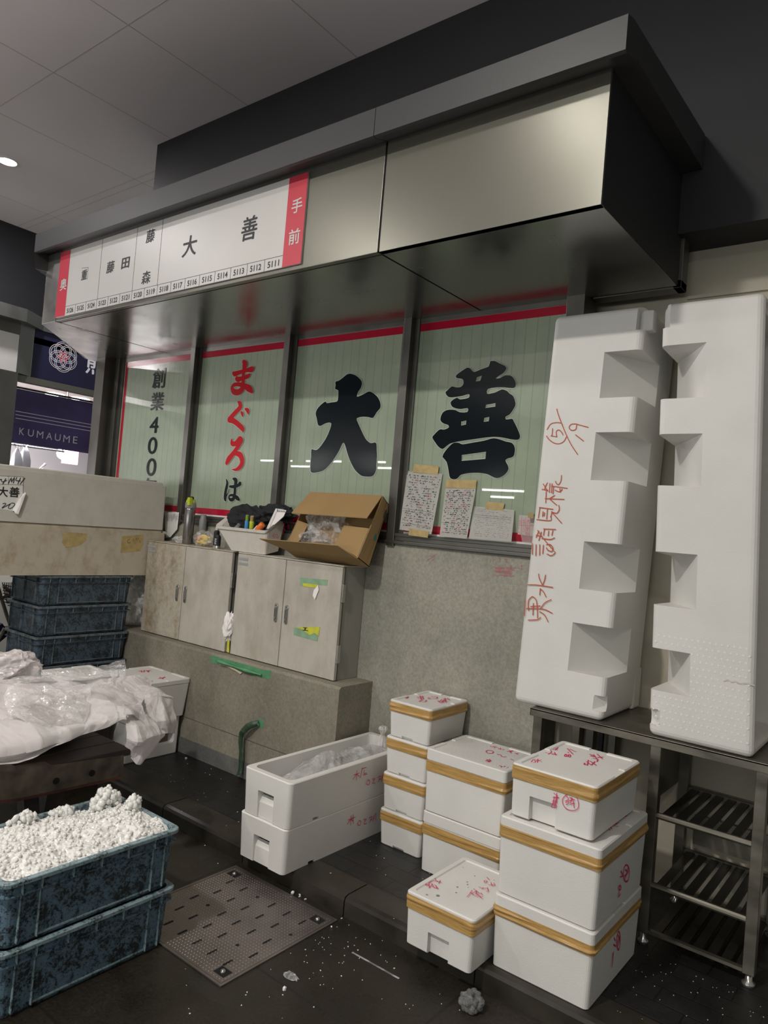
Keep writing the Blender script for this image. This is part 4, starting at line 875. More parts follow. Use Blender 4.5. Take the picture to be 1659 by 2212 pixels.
# stack of four small cartons against the wall
zz = [.08, .252, .426, .600, .776]
labs = ['bottom small foam box of the four box stack by the wall', 'second small foam box from the bottom of the four box stack', 'third small foam box from the bottom of the four box stack', 'top small foam box of the four box stack, red writing on lid']
for i in range(4):
    wr = ()
    if i == 3:
        wr = ((('z', .771), s5, [[(385, 240), (425, 230), (405, 252), (390, 246)], [(395, 236), (415, 248)], [(520, 240), (600, 232)], [(555, 226), (570, 262)], [(530, 256), (590, 250)], [(580, 228), (595, 258)], [(545, 290), (580, 270), (600, 268)], [(575, 290), (610, 292), (630, 275)], [(640, 252), (660, 262)], [(650, 246), (678, 258)], [(680, 236), (720, 236), (748, 240), (738, 256), (700, 256)],
                                     [(755, 282), (780, 300)], [(775, 290), (800, 272)], [(795, 305), (830, 270)], [(810, 262), (860, 260)], [(820, 280), (870, 290)], [(835, 255), (845, 300)], [(860, 256), (890, 275)], [(800, 288), (825, 300)]], 6),)
    carton(labs[i], -2.090 + (.004 if i == 3 else 0), -1.840, 2.838, 3.172, zz[i], zz[i + 1] - .002, .034, (zz[i + 1] - .056, zz[i + 1] - .012), 'four small foam boxes stacked against the wall', taper=.010,
           handle=[('y', -1.970, .032, .012, .018)], writings=wr, wrinkle=1)
# two large cartons
wrL = ((('z', .621), s5, [[(1340, 788), (1365, 800), (1385, 795), (1395, 812)], [(1400, 795), (1420, 808)], [(1435, 815), (1445, 825)], [(1455, 812), (1460, 828)], [(1480, 825), (1500, 832)], [(1535, 850), (1600, 845)], [(1560, 838), (1580, 870)], [(1590, 840), (1560, 860)], [(1620, 868), (1650, 885)], [(1630, 875), (1655, 872)], [(1350, 842), (1318, 838), (1295, 852), (1320, 872), (1362, 872), (1378, 858), (1358, 842)],
                          [(1420, 885), (1455, 888), (1475, 910), (1520, 912)], [(1290, 958), (1340, 940)], [(1300, 940), (1335, 972)], [(1312, 968), (1350, 950), (1340, 966)], [(1445, 1010), (1470, 1018), (1462, 1028)], [(1490, 1022), (1510, 1018)], [(1545, 1030), (1535, 1055)], [(1525, 1040), (1575, 1035)], [(1575, 940), (1600, 950)]], 7),)
carton('lower large foam box left of the right hand stack', -1.795, -1.392, 2.763, 3.105, .08, .347, .05, (.247, .292), 'two large foam boxes stacked by the wall', wrinkle=.8)
carton('upper large foam box with studded lid, left of right stack', -1.797, -1.392, 2.755, 3.098, .349, .627, .05, (.530, .576), 'two large foam boxes stacked by the wall', dots=('top',), writings=wrL)
# front small carton
wrF = ((('z', .270), s7, [[(530, 448), (540, 480), (570, 500)], [(620, 512), (560, 490), (500, 488), (450, 505), (440, 530)], [(605, 480), (580, 525)], [(390, 545), (410, 530), (430, 545), (410, 558), (395, 550)], [(440, 515), (445, 590)], [(440, 590), (500, 530)], [(470, 520), (520, 590)], [(480, 570), (575, 600)], [(520, 545), (570, 595)], [(545, 560), (550, 602)],
                          [(1270, 438), (1308, 475)], [(1235, 485), (1235, 510), (1262, 515), (1270, 490), (1240, 485)], [(1290, 548), (1370, 545)], [(1330, 512), (1345, 560), (1385, 550), (1370, 520)], [(1372, 478), (1378, 486)], [(1155, 575), (1190, 590), (1290, 600)], [(1225, 592), (1200, 610)], [(1280, 590), (1290, 645), (1260, 640)],
                          [(1095, 620), (1160, 665)], [(1120, 630), (1115, 680)], [(1030, 655), (1080, 690)], [(1060, 632), (1010, 700), (985, 720)], [(1050, 680), (1120, 640)], [(1110, 690), (1200, 680)], [(1130, 680), (1205, 750)], [(1150, 720), (1215, 720)], [(1070, 700), (1150, 720)], [(1180, 665), (1212, 695)]], 9),)
fc = carton('small foam box alone at the kerb with red writing on lid', -1.504, -1.212, 2.250, 2.655, .08, .273, .014, (.214, .262), handle=[('y', -1.354, .045, .078, .022)], wrinkle=1.2, writings=wrF, gaps=False)
b = NB()
for x, y, s_ in ((850, 572, 7), (832, 652, 6), (995, 537, 6), (990, 500, 5), (570, 695, 12), (410, 685, 9), (350, 456, 6), (490, 738, 5), (1098, 412, 5), (1085, 600, 4), (450, 378, 5), (930, 290, 4), (1005, 576, 4)):
    p = hit(('z', .2686), (860 + x * s7[2], 1830 + y * s7[2])); bmesh.ops.create_circle(b, cap_ends=True, segments=7, radius=s_ * .0006, matrix=Matrix.Translation((p.x, p.y, .2692)))
obj('dirt_specks', b, 'grey_ink', fc)['kind'] = 'stuff'
# right stack of three
wd1 = lambda dz: [(x, y) for x, y in ()]
circ = lambda cx, cy, a, b_: [(cx + a * math.cos(k * PI / 6), cy + b_ * math.sin(k * PI / 6)) for k in range(13)]
sR = (780, 1450, .40386)
w1 = ((('x', -.8385), sR, [circ(1375, 1440, 9, 50), [(1372, 1410), (1380, 1440), (1370, 1470)], [(1382, 1420), (1370, 1450)], [(1350, 1425), (1358, 1440)], [(1348, 1460), (1360, 1470)], [(1348, 1500), (1340, 1580)], [(1345, 1510), (1342, 1560)]], 5),)
w2 = ((('x', -.8375), sR, [circ(1417, 1080, 16, 45), [(1410, 1060), (1425, 1075), (1408, 1095)], [(1425, 1055), (1412, 1105)], [(1388, 1068), (1395, 1085)], [(1385, 1100), (1400, 1092)], [(1385, 1145), (1376, 1150), (1380, 1170), (1388, 1160), (1384, 1146)], [(1380, 1180), (1375, 1205), (1385, 1190)]], 5),
      (('z', .605), s6, [[(1240, 985), (1300, 965)], [(1265, 960), (1330, 985), (1300, 1000), (1245, 985)], [(1290, 960), (1275, 1010)], [(1240, 1000), (1270, 1010), (1295, 990)], [(1215, 1030), (1262, 1045)], [(1225, 1015), (1210, 1050), (1255, 1065)], [(1195, 1060), (1235, 1075), (1190, 1085)], [(1170, 1085), (1245, 1105)], [(1150, 1100), (1180, 1130)], [(1135, 1120), (1160, 1145)], [(1260, 970), (1330, 968)]], 9))
carton('bottom foam box of the tall right hand stack', -1.205, -.8345, 2.364, 2.842, .08, .336, .048, (.262, .297), 'large boxes of the right hand stack', dots=('right',), writings=w1, wrinkle=1.3)
carton('middle foam box of the tall right hand stack', -1.208, -.833, 2.366, 2.844, .338, .610, .052, (.537, .578), 'large boxes of the right hand stack', dots=('right',), writings=w2)
w3 = ((('z', .790), s6, [[(370, 345), (420, 365), (445, 385)], [(450, 395), (380, 375), (320, 380), (305, 405)], [(440, 370), (425, 395)], [(330, 425), (355, 400), (375, 425), (350, 432)], [(360, 395), (440, 425)], [(375, 415), (435, 405)], [(400, 395), (395, 432)], [(480, 325), (520, 335), (575, 340)], [(525, 300), (545, 320), (510, 345)], [(555, 262), (605, 300)], [(600, 262), (560, 295)], [(575, 325), (590, 355)], [(550, 345), (600, 350)], [(585, 262), (610, 275), (580, 300)],
                         [(735, 290), (800, 320)], [(710, 285), (770, 345)], [(690, 345), (680, 365), (700, 370), (705, 350), (690, 345)], [(725, 350), (720, 372), (740, 375), (742, 352), (728, 350)], [(715, 325), (722, 330)],
                         [(1025, 345), (1080, 395)], [(1085, 375), (1030, 380)], [(945, 345), (990, 365), (960, 355)], [(955, 365), (1000, 375)], [(985, 350), (1030, 405)], [(980, 390), (1030, 400), (1020, 425)], [(895, 440), (885, 455), (920, 455)], [(910, 425), (960, 460)], [(930, 410), (920, 465)], [(950, 420), (1015, 465)], [(1000, 425), (965, 460)]], 8),
      (('y', 2.392), s6, [[(570, 745), (588, 762)], [(600, 745), (580, 900)], [(560, 790), (625, 795)], [(575, 780), (560, 860)], [(608, 770), (600, 830)], [(555, 830), (600, 832), (595, 850), (558, 850)], [(550, 865), (595, 870), (590, 900), (548, 895), (552, 868)],
                          [(745, 752), (700, 765), (662, 810), (670, 870), (710, 915), (770, 930), (815, 915), (832, 875), (820, 810), (790, 770), (745, 752)], [(700, 775), (725, 810), (690, 830)], [(695, 845), (725, 830), (720, 860), (700, 865)], [(735, 790), (775, 810)], [(730, 825), (790, 815)], [(760, 790), (745, 850)], [(740, 865), (790, 850)], [(775, 830), (785, 900)]], 9))
carton('top small foam box of the tall right hand stack, marked 11:00', -1.190, -.872, 2.390, 2.826, .612, .797, .012, (.744, .790), handle=[('y', -1.062, .050, .085, .024)], writings=w3, wrinkle=.5, taper=.006)

# long open fish boxes
def longbox(label, x0, x1, y0, y1, z0, z1, wall, ops, group, wr, notch=True, deep=.06):
    cx, cy, hx, hy = (x0 + x1) / 2, (y0 + y1) / 2, (x1 - x0) / 2, (y1 - y0) / 2; t = .008
    o = thing('long_fish_box', (cx, cy, z0), label, 'foam box', group)
    b = loft(NB(), [rr(cx, cy, hx - t, hy - t, .02, z0, 5), rr(cx, cy, hx, hy, .022, z1 - .004, 5), rr(cx, cy, hx - .004, hy - .004, .02, z1, 5), rr(cx, cy, hx - wall, hy - wall, .03, z1, 5), rr(cx, cy, hx - wall - .012, hy - wall - .012, .03, z0 + .03, 5)])
    cuts = []
    for (xa, xb, za, zb) in ops:
        cuts.append(prism(NB(), [Vector((xa, y0 - .02, zb)), Vector((xa, y0 + .055, zb)), Vector((xa, y0 + .018, za - .01)), Vector((xa, y0 - .02, za - .02))], (xb - xa, 0, 0)))
        cuts.append(prism(NB(), [Vector((xa + .001, y0 - .02, za + .01)), Vector((xa + .001, y0 + .020, za + .015)), Vector((xa + .001, y0 + .014, z0 - .01)), Vector((xa + .001, y0 - .02, z0 - .01))], (xb - xa - .002, 0, 0)))
    if notch: cuts.append(box(NB(), x1 - .03, x1 + .02, y0 + .165, y0 + .205, z0 - .01, z0 + .012))
    obj('body', cut(b, cuts), 'foam', o)
    if wr: t_ = NB(); ink(t_, ('x', x1 - .002), (480, 1450, .31344), wr, 4.5, .002); obj('handwriting', t_, 'marker', o)
    return o
kan = lambda x, y: [[(x, y + 10), (x + 40, y - 5)], [(x + 22, y - 22), (x + 18, y + 45)], [(x + 18, y + 5), (x - 5, y + 40)], [(x + 22, y + 2), (x + 36, y + 18)]]
num = lambda x, y: [[(x, y + 10), (x - 8, y + 35), (x + 8, y + 40), (x + 14, y + 15), (x + 2, y + 8)], [(x + 32, y + 5), (x + 50, y - 2), (x + 34, y + 30), (x + 52, y + 28)], [(x + 68, y - 8), (x + 90, y - 18), (x + 72, y + 24)], [(x + 76, y + 5), (x + 90, y)], [(x + 100, y - 25), (x + 96, y + 15)], [(x + 98, y), (x + 116, y - 45), (x + 114, y + 5)]]
longbox('lower long foam fish box, closed under the open one', -2.445, -2.148, 2.262, 3.17, .08, .274, .03, [(-2.345, -2.245, .155, .200)], 'two long foam fish boxes stacked', kan(865, 1015) + [[(900, 985), (902, 1050)], [(893, 1010), (915, 1005)]] + num(940, 1020))
longbox('upper long open foam fish box filled with plastic wrapped ice', -2.438, -2.140, 2.260, 3.165, .276, .476, .03, [(-2.340, -2.240, .350, .395)], 'two long foam fish boxes stacked', kan(905, 705) + [[(960, 672), (990, 662)], [(965, 665), (950, 735)], [(978, 680), (975, 705), (992, 700)], [(970, 715), (996, 708)]] + num(1000, 740), True)
pw = thing('plastic_wrap', (-2.29, 2.7, .36), 'clear plastic sheet filling the upper long fish box', 'plastic')
g = [[Vector((x, y, z)) for x, z in ((-2.398, .40 + a), (-2.34, .425 + b_), (-2.29, .45 + b_ * 1.3), (-2.24, .43 + b_), (-2.182, .41 + a))] for y, a, b_ in ((2.31, 0, -.05), (2.42, .0, -.01), (2.52, .0, .015), (2.66, .02, .03), (2.8, .0, .0), (2.95, .02, .02), (3.05, .0, .0), (3.12, .0, -.02))]
obj('wrap_film', sheet(g, 60, 150, .016, 9, 2, .0012, (0, 0, 1)), 'milky_bag', pw)
obj('fish_ice', sheet([[p - Vector((0, 0, .03)) for p in r_] for r_ in g], 12, 24, .006, 14, 4, .004, (0, 0, 1)), 'foam_dots', pw, smooth=True)
kn = thing('knotted_bag_end', (-2.155, 3.08, .50), 'tied plastic bag end sticking up beside the small box stack', 'bag')
kp = ony(827, 1583, 3.10); b = loft(NB(), [[Vector((kp.x + r_ * math.cos(2 * PI * k / 22) * (1 + .25 * math.sin(5 * k)), kp.y + r_ * math.sin(2 * PI * k / 22) * (1 + .2 * math.cos(4 * k)), kp.z + z)) for k in range(22)] for r_, z in ((.035, -.12), (.022, -.06), (.012, -.012), (.011, 0), (.022, .02), (.017, .034), (.008, .036))]); obj('bag_film', b, 'milky_bag', kn)
obj('rubber_band', tube(NB(), [(kp.x + .0125 * math.cos(2 * PI * k / 16), kp.y + .0125 * math.sin(2 * PI * k / 16), kp.z - .006) for k in range(17)], .002, 6), 'masking_tan', kn)

# ================================================================== STEEL BENCH AND THE UPRIGHT FOAM BOXES
bn = thing('steel_bench', (-.6, 3.1, ZS), 'stainless steel work bench with slatted lower shelves under the upright foam boxes', 'bench')
y0, y1 = 2.912, 3.40; xb0, xb1 = -1.382, .55
obj('top', B(xb0, xb1, y0, y1, .868, .875, .001), 'bench_steel', bn); b = NB(); box(b, xb0, xb1, y0, y0 + .004, .842, .874, .001); box(b, xb0, xb0 + .004, y0, y1, .842, .874, .001); obj('apron', b, 'bench_steel', bn)
for x, lbx in ((-1.368, None), (-.868, None), (-.495, None), (.50, None)):
    for y in (y0 + .008, y1 - .05):
        l = obj('leg', B(x, x + .040, y, y + .040, ZS + .045, .868, .002), 'bench_steel', bn)
        obj('foot', lathe(NB(), (x + .02, y + .02, ZS), [(.021, 0), (.023, .012), (.012, .02), (.012, .05)], 16), 'chrome', l, smooth=True)
obj('shelf_cheek', B(-.872, -.868, y0 + .05, y1 - .052, .60, .866), 'bench_steel', bn)
for zs in (.585, .318, .140):
    sh = NB()
    if zs > .2:
        tube(sh, [(-.829, y0 + .020, zs - .008), (-.494, y0 + .020, zs - .008)], .0125, 10)
    else: box(sh, -.829, -.494, y0 + .01, y0 + .03, zs - .012, zs)
    s = obj('shelf_rail', sh, 'bench_steel', bn); obj('shelf_rail', B(-.829, -.494, y1 - .035, y1 - .012, zs - .02, zs), 'bench_steel', bn)
    for k in range(7):
        x = -.815 + k * .049; obj('slat', B(x, x + .032, y0 + .03, y1 - .035, zs - .010, zs - .003), 'slat_steel', s)
for k in range(3):
    pass
obj('back_plate', B(-.80, -.45, y1 - .012, y1 - .008, .345, .47), 'bench_steel', bn)
sb = thing('steel_channels', (-1.30, 3.35, ZS), 'dark steel channels leaning behind the bench by the concrete wall', 'steel bars')
for k, (x, w_) in enumerate(((-1.30, .035), (-1.24, .02), (-1.19, .03))): obj('channel', B(x, x + w_, 3.36, 3.385, ZS, .84), 'frame_steel' if k != 1 else 'dark_paint', sb)

def tall_box(label, xa, xb, yf, zb, hgt, dep, lean, notches, side, open_side):
    """long foam box standing on end; side=+1: notched edge on +x"""
    o = thing('upright_foam_box', ((xa + xb) / 2, yf + dep / 2, zb), label, 'foam box')
    b = box(NB(), xa, xb, yf, yf + dep, zb, zb + hgt, .026, 4); cuts = []
    xe = xb if side > 0 else xa; s = side
    for z1_, z0_, wd in notches:
        e = .03; f = [(xe - s * wd, yf, z1_), (xe - s * wd, yf, z0_), (xe - s * wd, yf - e, z1_ + .0), (xe - s * wd, yf - e, z0_), (xe + s * e, yf - e, z1_), (xe + s * e, yf - e, z0_),
                      (xe + s * e, yf + .24, z1_ - .015), (xe + s * e, yf + .24, z0_), (xe, yf + .24, z1_ - .015), (xe, yf + .24, z0_), (xe - s * .035, yf + .155, z0_), (xe - s * .035, yf + .17, z0_ + .005), (xe + s * e, yf, z1_)]
        cuts.append(hull([Vector(p) for p in f]))
    # small finger notch near the lower end and at the upper end
    cuts.append(hull([Vector(p) for p in ((xe - s * .055, yf - .01, zb + .105), (xe - s * .055, yf - .01, zb + .04), (xe + s * .02, yf - .01, zb + .105), (xe + s * .02, yf - .01, zb + .04), (xe + s * .02, yf + .05, zb + .10), (xe + s * .02, yf + .05, zb + .04), (xe - s * .01, yf + .035, zb + .06))]))
    cuts.append(hull([Vector(p) for p in ((xe - s * .035, yf - .01, zb + hgt + .01), (xe - s * .035, yf - .01, zb + hgt - .10), (xe + s * .02, yf - .01, zb + hgt + .01), (xe + s * .02, yf - .01, zb + hgt - .10), (xe + s * .02, yf + .05, zb + hgt + .01), (xe + s * .02, yf + .05, zb + hgt - .10), (xe - s * .03, yf + .04, zb + hgt - .02), (xe - s * .03, yf + .04, zb + hgt - .1))]))
    if open_side:
        xo = xa if open_side < 0 else xb
        c = box(NB(), min(xo - open_side * (xb - xa - .20), xo + open_side * .03), max(xo - open_side * (xb - xa - .20), xo + open_side * .03), yf + .042, yf + dep - .042, zb + .06, zb + hgt - .06, .02, 3); cuts.append(c)
        # thin stepped rim around the opening
        rim = box(NB(), min(xo - open_side * .012, xo + open_side * .05), max(xo - open_side * .012, xo + open_side * .05), yf + .018, yf + dep - .018, zb + .03, zb + hgt - .03, .015, 3); cuts.append(rim)
    b = cut(b, cuts)
    bmesh.ops.transform(b, matrix=Matrix.Translation((0, 0, 0)), verts=b.verts)
    for v in b.verts: v.co.x += lean * (v.co.z - zb) / hgt
    obj('box_body', b, 'foam', o)
    return o
tl_ = tall_box('left upright foam box with red writing and four pockets, standing on the bench', -1.484, -1.077, 2.945, .876, 1.725, .435, .052, [(2.418, 2.222, .158), (2.076, 1.872, .158), (1.611, 1.409, .158), (1.264, 1.058, .17)], 1, -1)
t = NB(); cW = (1090, 860, .22605)
W = [[(500, 105), (515, 160), (545, 240), (590, 350), (640, 450), (700, 540)], [(408, 300), (440, 250), (490, 235), (540, 240), (555, 260)], [(402, 362), (430, 400), (480, 432), (530, 435), (570, 410), (592, 370)], [(460, 292), (455, 350), (445, 362)], [(445, 362), (500, 370)], [(500, 370), (495, 320), (520, 305), (545, 325), (560, 352)],
     [(690, 248), (640, 250), (618, 280), (640, 308), (680, 300), (690, 260)], [(690, 250), (800, 280)], [(680, 352), (755, 410)],
     [(545, 740), (540, 790), (520, 825), (500, 820), (488, 795)], [(410, 810), (385, 865), (400, 885)], [(372, 822), (415, 890)], [(360, 872), (415, 880)], [(435, 815), (430, 900)], [(450, 840), (600, 862)], [(455, 820), (450, 905)], [(470, 845), (465, 915)], [(485, 880), (520, 895), (548, 880), (550, 868)], [(530, 865), (535, 900)], [(400, 895), (395, 1000)], [(390, 960), (570, 968)], [(430, 962), (480, 930)], [(430, 962), (500, 1022)],
     [(335, 1045), (465, 1062)], [(340, 1045), (325, 1145)], [(310, 1160), (440, 1170), (442, 1130)], [(370, 1085), (365, 1130)], [(412, 1060), (405, 1155)], [(385, 1095), (380, 1125)], [(520, 1025), (525, 1065), (500, 1100), (450, 1085)], [(450, 1085), (548, 1195)], [(455, 1085), (445, 1140)],
     [(375, 1250), (490, 1255)], [(385, 1250), (375, 1310)], [(330, 1270), (305, 1330)], [(320, 1265), (385, 1355), (470, 1455)], [(355, 1280), (330, 1360)], [(305, 1310), (360, 1320)], [(425, 1270), (420, 1315)], [(465, 1265), (455, 1310)], [(360, 1340), (440, 1350), (480, 1335)], [(270, 1390), (268, 1490)], [(305, 1400), (302, 1505)], [(340, 1400), (338, 1500)], [(375, 1405), (368, 1485)], [(405, 1400), (440, 1400), (465, 1430), (455, 1465), (415, 1450), (405, 1430)], [(410, 1490), (450, 1505), (485, 1480), (480, 1465)],
     [(330, 1680), (335, 1720), (365, 1785)], [(395, 1690), (385, 1740), (365, 1790)], [(228, 1785), (310, 1785), (465, 1808)], [(345, 1820), (340, 1880)], [(345, 1820), (375, 1850), (400, 1898)],
     [(270, 1895), (235, 1930), (230, 2000), (235, 2030)], [(270, 1895), (310, 1940), (320, 2100)], [(215, 2010), (370, 2015), (460, 2055)], [(205, 1935), (195, 2080)], [(280, 1960), (275, 2070)], [(255, 1990), (345, 1985)], [(450, 1925), (390, 1955), (350, 2010)], [(340, 2040), (385, 2070), (420, 2135)], [(232, 2120), (320, 2115), (350, 2095)]]
ink(t, ('y', 2.945), cW, W, 11.9, .0015); obj('handwriting', t, 'crayon', tl_)
b = NB(); box(b, -1.045, -1.0, 2.965, 3.02, 2.50, 2.585, .006); obj('moulded_tab', b, 'foam', tl_)
ft2 = NB(); box(ft2, -1.15, -1.072, 3.30, 3.392, .876, 1.06, .01)
obj('moulded_foot', ft2, 'foam', tl_)
tr_ = tall_box('right upright foam box with plain face and open right side, on the bench', -.884, -.508, 2.925, .8765, 1.715, .44, -.072, [(2.418, 2.203, .175), (2.062, 1.857, .17), (1.595, 1.385, .165), (1.217, 1.054, .15)], -1, 1)
d = NB()
for i in range(17):
    for j in range(14):
        x = -.865 + i * .021 + (.0105 if j % 2 else 0); z = .93 + j * .026
        if x < -.52 - .0 and not (x < -.73 and 1.04 < z < 1.23): bmesh.ops.create_circle(d, cap_ends=True, segments=8, radius=.0042, matrix=Matrix.Translation((x - .072 * (z - .876) / 1.715, 2.9242, z)) @ Matrix.Rotation(PI / 2, 4, 'X'))
obj('moulding_dots', d, 'foam_dots', tr_)['kind'] = 'stuff'
cr_ = NB(); ribbon(cr_, [hit(('y', 2.9235), q) for q in cr((1100, 1300, .33695), [(1375, 508), (1400, 500), (1425, 515), (1450, 510), (1480, 525), (1520, 522), (1570, 535)])], [.003, .006, .004, .007, .004, .006, .004], NRM['y'], .0006); obj('crack', cr_, 'foam_old', tr_)

# ================================================================== BLUE CRATES
def crate(label, x1, xw, ya, yb, z0, z1, m, mr, name='plastic_crate', group=None, opened=True):
    """crate whose +x face is at x1 (rim); long side along y"""
    x0 = x1 - xw; cx, cy, hx, hy = (x0 + x1) / 2, (ya + yb) / 2, xw / 2, (yb - ya) / 2; L = .014; H = z1 - z0
    o = thing(name, (cx, cy, z0), label, 'crate', group)
    b = loft(NB(), [rr(cx, cy, hx - L - .014, hy - L - .014, .03, z0, 5), rr(cx, cy, hx - L - .010, hy - L - .010, .03, z0 + .012, 5), rr(cx, cy, hx - L, hy - L, .03, z1 - .008, 5),
                    rr(cx, cy, hx - L - .006, hy - L - .006, .028, z1 - .008, 5), rr(cx, cy, hx - L - .018, hy - L - .018, .028, z0 + .012, 5)])
    obj('crate_body', fixn(b), m, o)
    r = loft(NB(), [rr(cx, cy, hx - L, hy - L, .03, z1 - .014, 5), rr(cx, cy, hx, hy, .035, z1 - .013, 5), rr(cx, cy, hx, hy, .035, z1 - .002, 5), rr(cx, cy, hx - .002, hy - .002, .034, z1, 5), rr(cx, cy, hx - L - .006, hy - L - .006, .028, z1, 5), rr(cx, cy, hx - L - .006, hy - L - .006, .028, z1 - .014, 5)], closed=True, cap0=False, cap1=False)
    obj('rim', fixn(r), mr, o)
    g = loft(NB(), [rr(cx, cy, hx - L - .002, hy - L - .002, .03, z1 - .048, 5), rr(cx, cy, hx - .004, hy - .004, .033, z1 - .047, 5), rr(cx, cy, hx - .004, hy - .004, .033, z1 - .043, 5), rr(cx, cy, hx - L - .002, hy - L - .002, .03, z1 - .042, 5)], closed=True, cap0=False, cap1=False)
    obj('lower_flange', fixn(g), m, o)
    def rib(nm, *a): obj(nm, B(*a, .001, 1), mr, o)
    for f in (.10, .195, .355, .51, .665, .83, .905):     # ribs in the collar and down the long face
        y = ya + (yb - ya) * f; rib('collar_rib', x1 - L - .001, x1 - .003, y - .0018, y + .0018, z1 - .046, z1 - .010)
    for f in (.10, .195, .83, .905):
        y = ya + (yb - ya) * f; rib('wall_rib', x1 - L - .012, x1 - L + .002, y - .002, y + .002, z0 + .012, z1 - .045)
    for f in (.15, .5, .85):
        x = x0 + xw * f; rib('end_rib', x - .002, x + .002, ya + .004, ya + L + .004, z0 + .02, z1 - .012)
    bb = NB(); box(bb, x1 - L - .010, x1 - L - .003, ya + (yb - ya) * .20, ya + (yb - ya) * .825, z0 + .014, z0 + .020, .001); obj('base_bead', bb, mr, o)
    return o
c1 = crate('lower blue plastic crate on the street at lower left', -2.172, .44, 1.088, 1.735, 0, .214, 'crate_blue', 'crate_rim', group='blue crates on the street')
c2 = crate('upper blue plastic crate heaped with crushed ice', -2.170, .44, 1.085, 1.732, .216, .428, 'crate_blue', 'crate_rim', group='blue crates on the street')
# crushed ice heap (nobody could count it)
rs = random.Random(3)
def hz(x, y):
    u = (x + 2.59) / .40; v = (y - 1.10) / .62
    h = .405 + .026 * math.sin(PI * min(max(u, 0), 1)) + .020 * rn((x, y, 0), 7, 3) + .012 * rn((x, y, 0), 18, 1)
    d = noise.voronoi(Vector((x, y, 0)) * 62)[0]; e = noise.voronoi(Vector((x + 3, y, .4)) * 120)[0]
    h += .0095 * math.sqrt(max(0, 1 - (d[0] * 1.15) ** 2)) + .004 * (1 - e[0])
    return h + .035 * math.exp(-((x + 2.53) ** 2 + (y - 1.30) ** 2) / .006) * .5
ib = NB(); n1, n2 = 150, 230; V = []
for i in range(n1 + 1):
    V.append([ib.verts.new((-2.592 + .398 * i / n1, 1.108 + .602 * j / n2, hz(-2.592 + .398 * i / n1, 1.108 + .602 * j / n2) - .006)) for j in range(n2 + 1)])
for i in range(n1):
    for j in range(n2): ib.faces.new((V[i][j], V[i + 1][j], V[i + 1][j + 1], V[i][j + 1]))
ice = obj('crushed_ice', ib, 'ice_bed', None, loc=(-2.39, 1.41, .40), smooth=True)
tag(ice, 'heap of white crushed ice filling the upper blue crate', 'ice', kind='stuff')
def nug(bm, c, r, rs, sub=1):
    res = bmesh.ops.create_icosphere(bm, subdivisions=sub, radius=1); sc = [r * (.7 + .6 * rs.random()) for _ in range(3)]; rt = Matrix.Rotation(rs.random() * 6, 3, Vector((rs.random(), rs.random(), rs.random() + .1)).normalized())
    for v in res['verts']: v.co = Vector(c) + rt @ Vector([v.co[k] * sc[k] * (1 + .25 * (rs.random() - .5)) for k in range(3)])
gb_ = NB()
for k in range(650):
    x = -2.588 + .390 * rs.random(); y = 1.112 + .592 * rs.random(); nug(gb_, (x, y, hz(x, y) - .004), .0052 * (.7 + rs.random()), rs)
for cx_i, cy_i, n_, sp, hh in ((-2.525, 1.63, 260, .055, .095), (-2.42, 1.685, 60, .03, .05), (-2.56, 1.33, 90, .05, .035), (-2.56, 1.17, 90, .05, .045), (-2.57, 1.48, 60, .04, .03)):
    for k in range(n_):
        a, r_ = rs.random() * 6.28, sp * math.sqrt(rs.random()); x, y = cx_i + r_ * math.cos(a) * .7, cy_i + r_ * math.sin(a)
        x = max(x, -2.592); y = min(y, 1.705); nug(gb_, (x, y, hz(x, y) + hh * rs.random() * (1 - r_ / sp * .6)), .0095 * (.7 + rs.random()), rs)
tag(obj('ice_nuggets', gb_, 'ice', None, loc=(-2.39, 1.41, .42), smooth=True), 'clear ice nuggets on top of the crushed ice heap', 'ice', kind='stuff')
# dark crates behind, on a dolly
XC = -4.402; zt_ = [.17, .358, .548, .738, .930, 1.122]
dl = thing('crate_dolly', (XC - .2, 2.58, 0), 'dark dolly under the tall dark crate stack, mostly hidden', 'dolly'); obj('deck', B(XC - .42, XC - .02, 2.28, 2.90, .13, .168, .004), 'wood_dark', dl)
for x in (XC - .38, XC - .08):
    for y in (2.29, 2.86): obj('caster', tube(NB(), [(x, y, ZS + .026 if y > 2.4 else .045), (x + .03, y, ZS + .026 if y > 2.4 else .045)], .024 if y > 2.4 else .044, 14), 'black_rubber', dl)
nm = ['lowest dark crate of the rear stack, hidden by the cloth', 'fourth dark crate from the top of the rear stack, mostly hidden', 'third dark blue crate from the top of the rear stack', 'second dark blue crate from the top of the rear stack', 'topmost dark blue crate of the rear stack, under the long foam box']
for k in range(5): crate(nm[k], XC, .44, 2.255, 2.918, zt_[k], zt_[k + 1] - .002, 'crate_dark', 'crate_dark_rim', group='dark crates stacked at the left')
# two very long fish boxes lying on the crates
def coffin(label, ya, yb, za, zb, m, lip):
    o = thing('long_foam_box', (-4.62, (ya + yb) / 2, za), label, 'foam box'); cx, cy, hx, hy = -4.63, (ya + yb) / 2, .23, (yb - ya) / 2
    r = [rr(cx, cy, hx, hy, .012, za, 3), rr(cx, cy, hx, hy, .012, zb - lip - .001, 3), rr(cx, cy, hx - .008, hy - .022, .012, zb - lip, 3), rr(cx, cy, hx - .010, hy - .025, .012, zb - .006, 3), rr(cx, cy, hx - .016, hy - .032, .012, zb, 3)]
    obj('box_body', loft(NB(), r), m, o); return o
lb1 = coffin('lower long foam box, brown stained, lying on the dark crates', .9, 3.128, 1.1245, 1.445, 'foam_dirty', .020)
lb2 = coffin('upper long foam box with paper label, lying on the stained one', .8, 3.105, 1.4465, 1.782, 'foam_old', .026)
Kx = ('x', -4.399)
